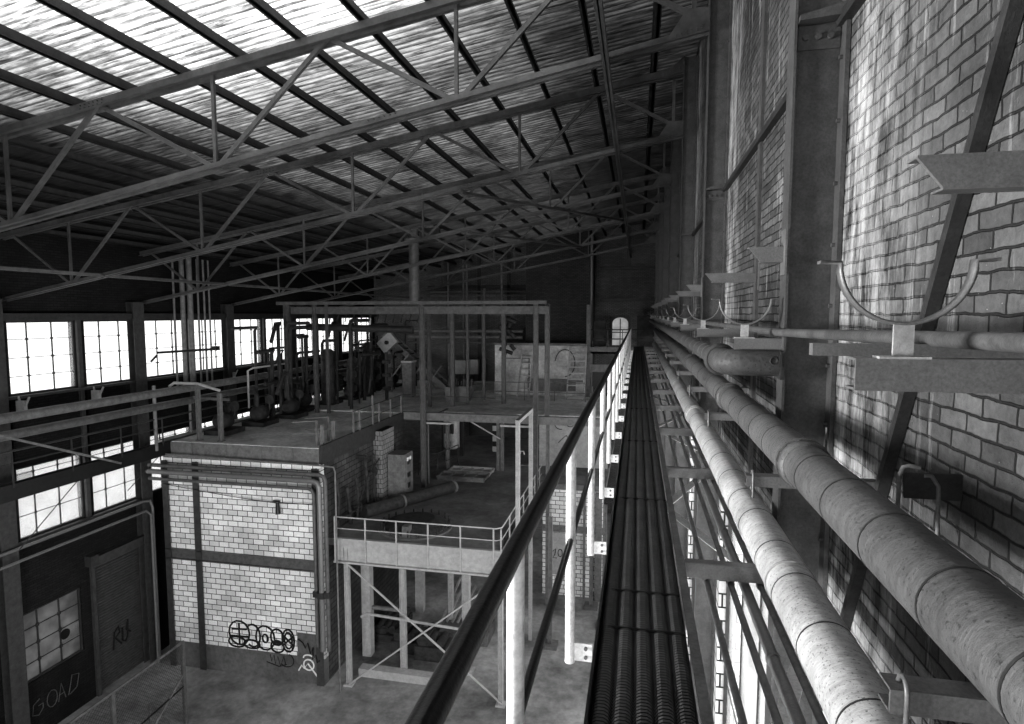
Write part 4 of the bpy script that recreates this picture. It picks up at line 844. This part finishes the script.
# ------------------------------------------------------------------ mesh fence at the ramp
fn = thing('mesh_fence', (-14, 13, FL), 'chain-link ramp fence in the low foreground corner', 'fence')
MB().tube([(-13.95, 9, -10.36), (-13.95, 15.75, -10.36)], .04, 10).build('top_rail', 'steel', fn)
for y in (15.7, 13.1, 10.6): MB().box(-14.0, -13.9, y - .05, y + .05, FL, -10.36).build('post', 'steel', fn)
MB().bar((-13.95, 15.7, -11.4), (-13.95, 13.4, -13.0), .05, .05).build('brace', 'mid', fn)
MB().tube([(-13.95, 9, -12.2), (-13.95, 15.7, -11.8)], .03, 8).build('mid_rail', 'black', fn)
mesh_panel(MB(), lambda a, b: (-13.93, a, b), 10, 15.7, -13.0, -10.4, .12, .005).build('chain_link', 'dark', fn)
tag(MB().bar((-13.0, 14.5, -12.2), (-14.8, 15.2, -12.2), .07, .07).bar((-14.8, 15.2, -12.2), (-14.8, 15.2, FL), .07, .07).bar((-13.0, 14.5, -12.2), (-13.0, 14.5, FL), .07, .07).build('trestle', 'mid'), 'low steel trestle behind the chain-link fence', 'trestle', kind='thing')

# neighbour seen through the lower windows
nb = thing('outside_building', (-30, 17, FL), 'pale neighbouring building with a recessed window, seen through the lower glass', 'building')
MB().box(-34, -30, 19.8, 34, FL, -5.9).build('wall', 'white', nb); MB().box(-30.05, -29.95, 22.6, 24.4, -8.9, -7.9).build('window', 'mid', nb)

# ------------------------------------------------------------------ light
w = bpy.data.worlds.new('overcast'); bpy.context.scene.world = w; w.use_nodes = True
w.node_tree.nodes['Background'].inputs[0].default_value = (1, 1, 1, 1); w.node_tree.nodes['Background'].inputs[1].default_value = 2.6
def area(name, loc, rot, sx, sy, e):
    l = bpy.data.lights.new(name, 'AREA'); l.shape = 'RECTANGLE'; l.size = sx; l.size_y = sy; l.energy = e
    o = bpy.data.objects.new(name, l); C.objects.link(o); o.location = loc; o.rotation_euler = rot; return o
# daylight at the openings, and two unseen lamps added for light
area('daylight_windows_far', (-18.6, 24, -3.4), (0, -PI/2, 0), 7.5, 30, 120)
area('daylight_windows_low', (XW + .6, 12, -6.5), (0, PI/2, 0), 8, 26, 2300)
k = area('added_gable_lamp', (-3.0, -8.4, -5.0), (0, 0, 0), 6, 6, 950); k.data.spread = math.radians(75)  # unseen lamp added to brighten the block building front
k.rotation_euler = (Vector((-10, 18.5, -7.5)) - k.location).to_track_quat('-Z', 'Y').to_euler()
area('daylight_roof', (-5, 6.5, 6.0), (0, .16, 0), 8, 6, 1150)
k = area('added_side_key', (-18.7, -2, -1.9), (0, 0, 0), 5, 4, 1500); k.data.spread = math.radians(62)  # unseen key lamp added to light the brick wall and pipes
k.rotation_euler = (Vector((1.2, 3.6, -.6)) - k.location).to_track_quat('-Z', 'Y').to_euler()

cam = bpy.data.cameras.new('camera'); co = bpy.data.objects.new('camera', cam); C.objects.link(co)
cam.sensor_width = 36; cam.lens = 600/1024*36; cam.clip_start = .05; cam.clip_end = 300
co.rotation_euler = (PI/2 - math.radians(4.574), 0, math.radians(11.823))
sc = bpy.context.scene; sc.camera = co
sc.view_settings.view_transform = 'Standard'; sc.view_settings.look = 'None'; sc.view_settings.gamma = 1; sc.view_settings.exposure = -0.35; sc.view_settings.use_curve_mapping = False
sc.cycles.use_denoising = True; sc.cycles.max_bounces = 8; sc.cycles.diffuse_bounces = 4; sc.cycles.transparent_max_bounces = 12
sc.cycles.sample_clamp_indirect = 6
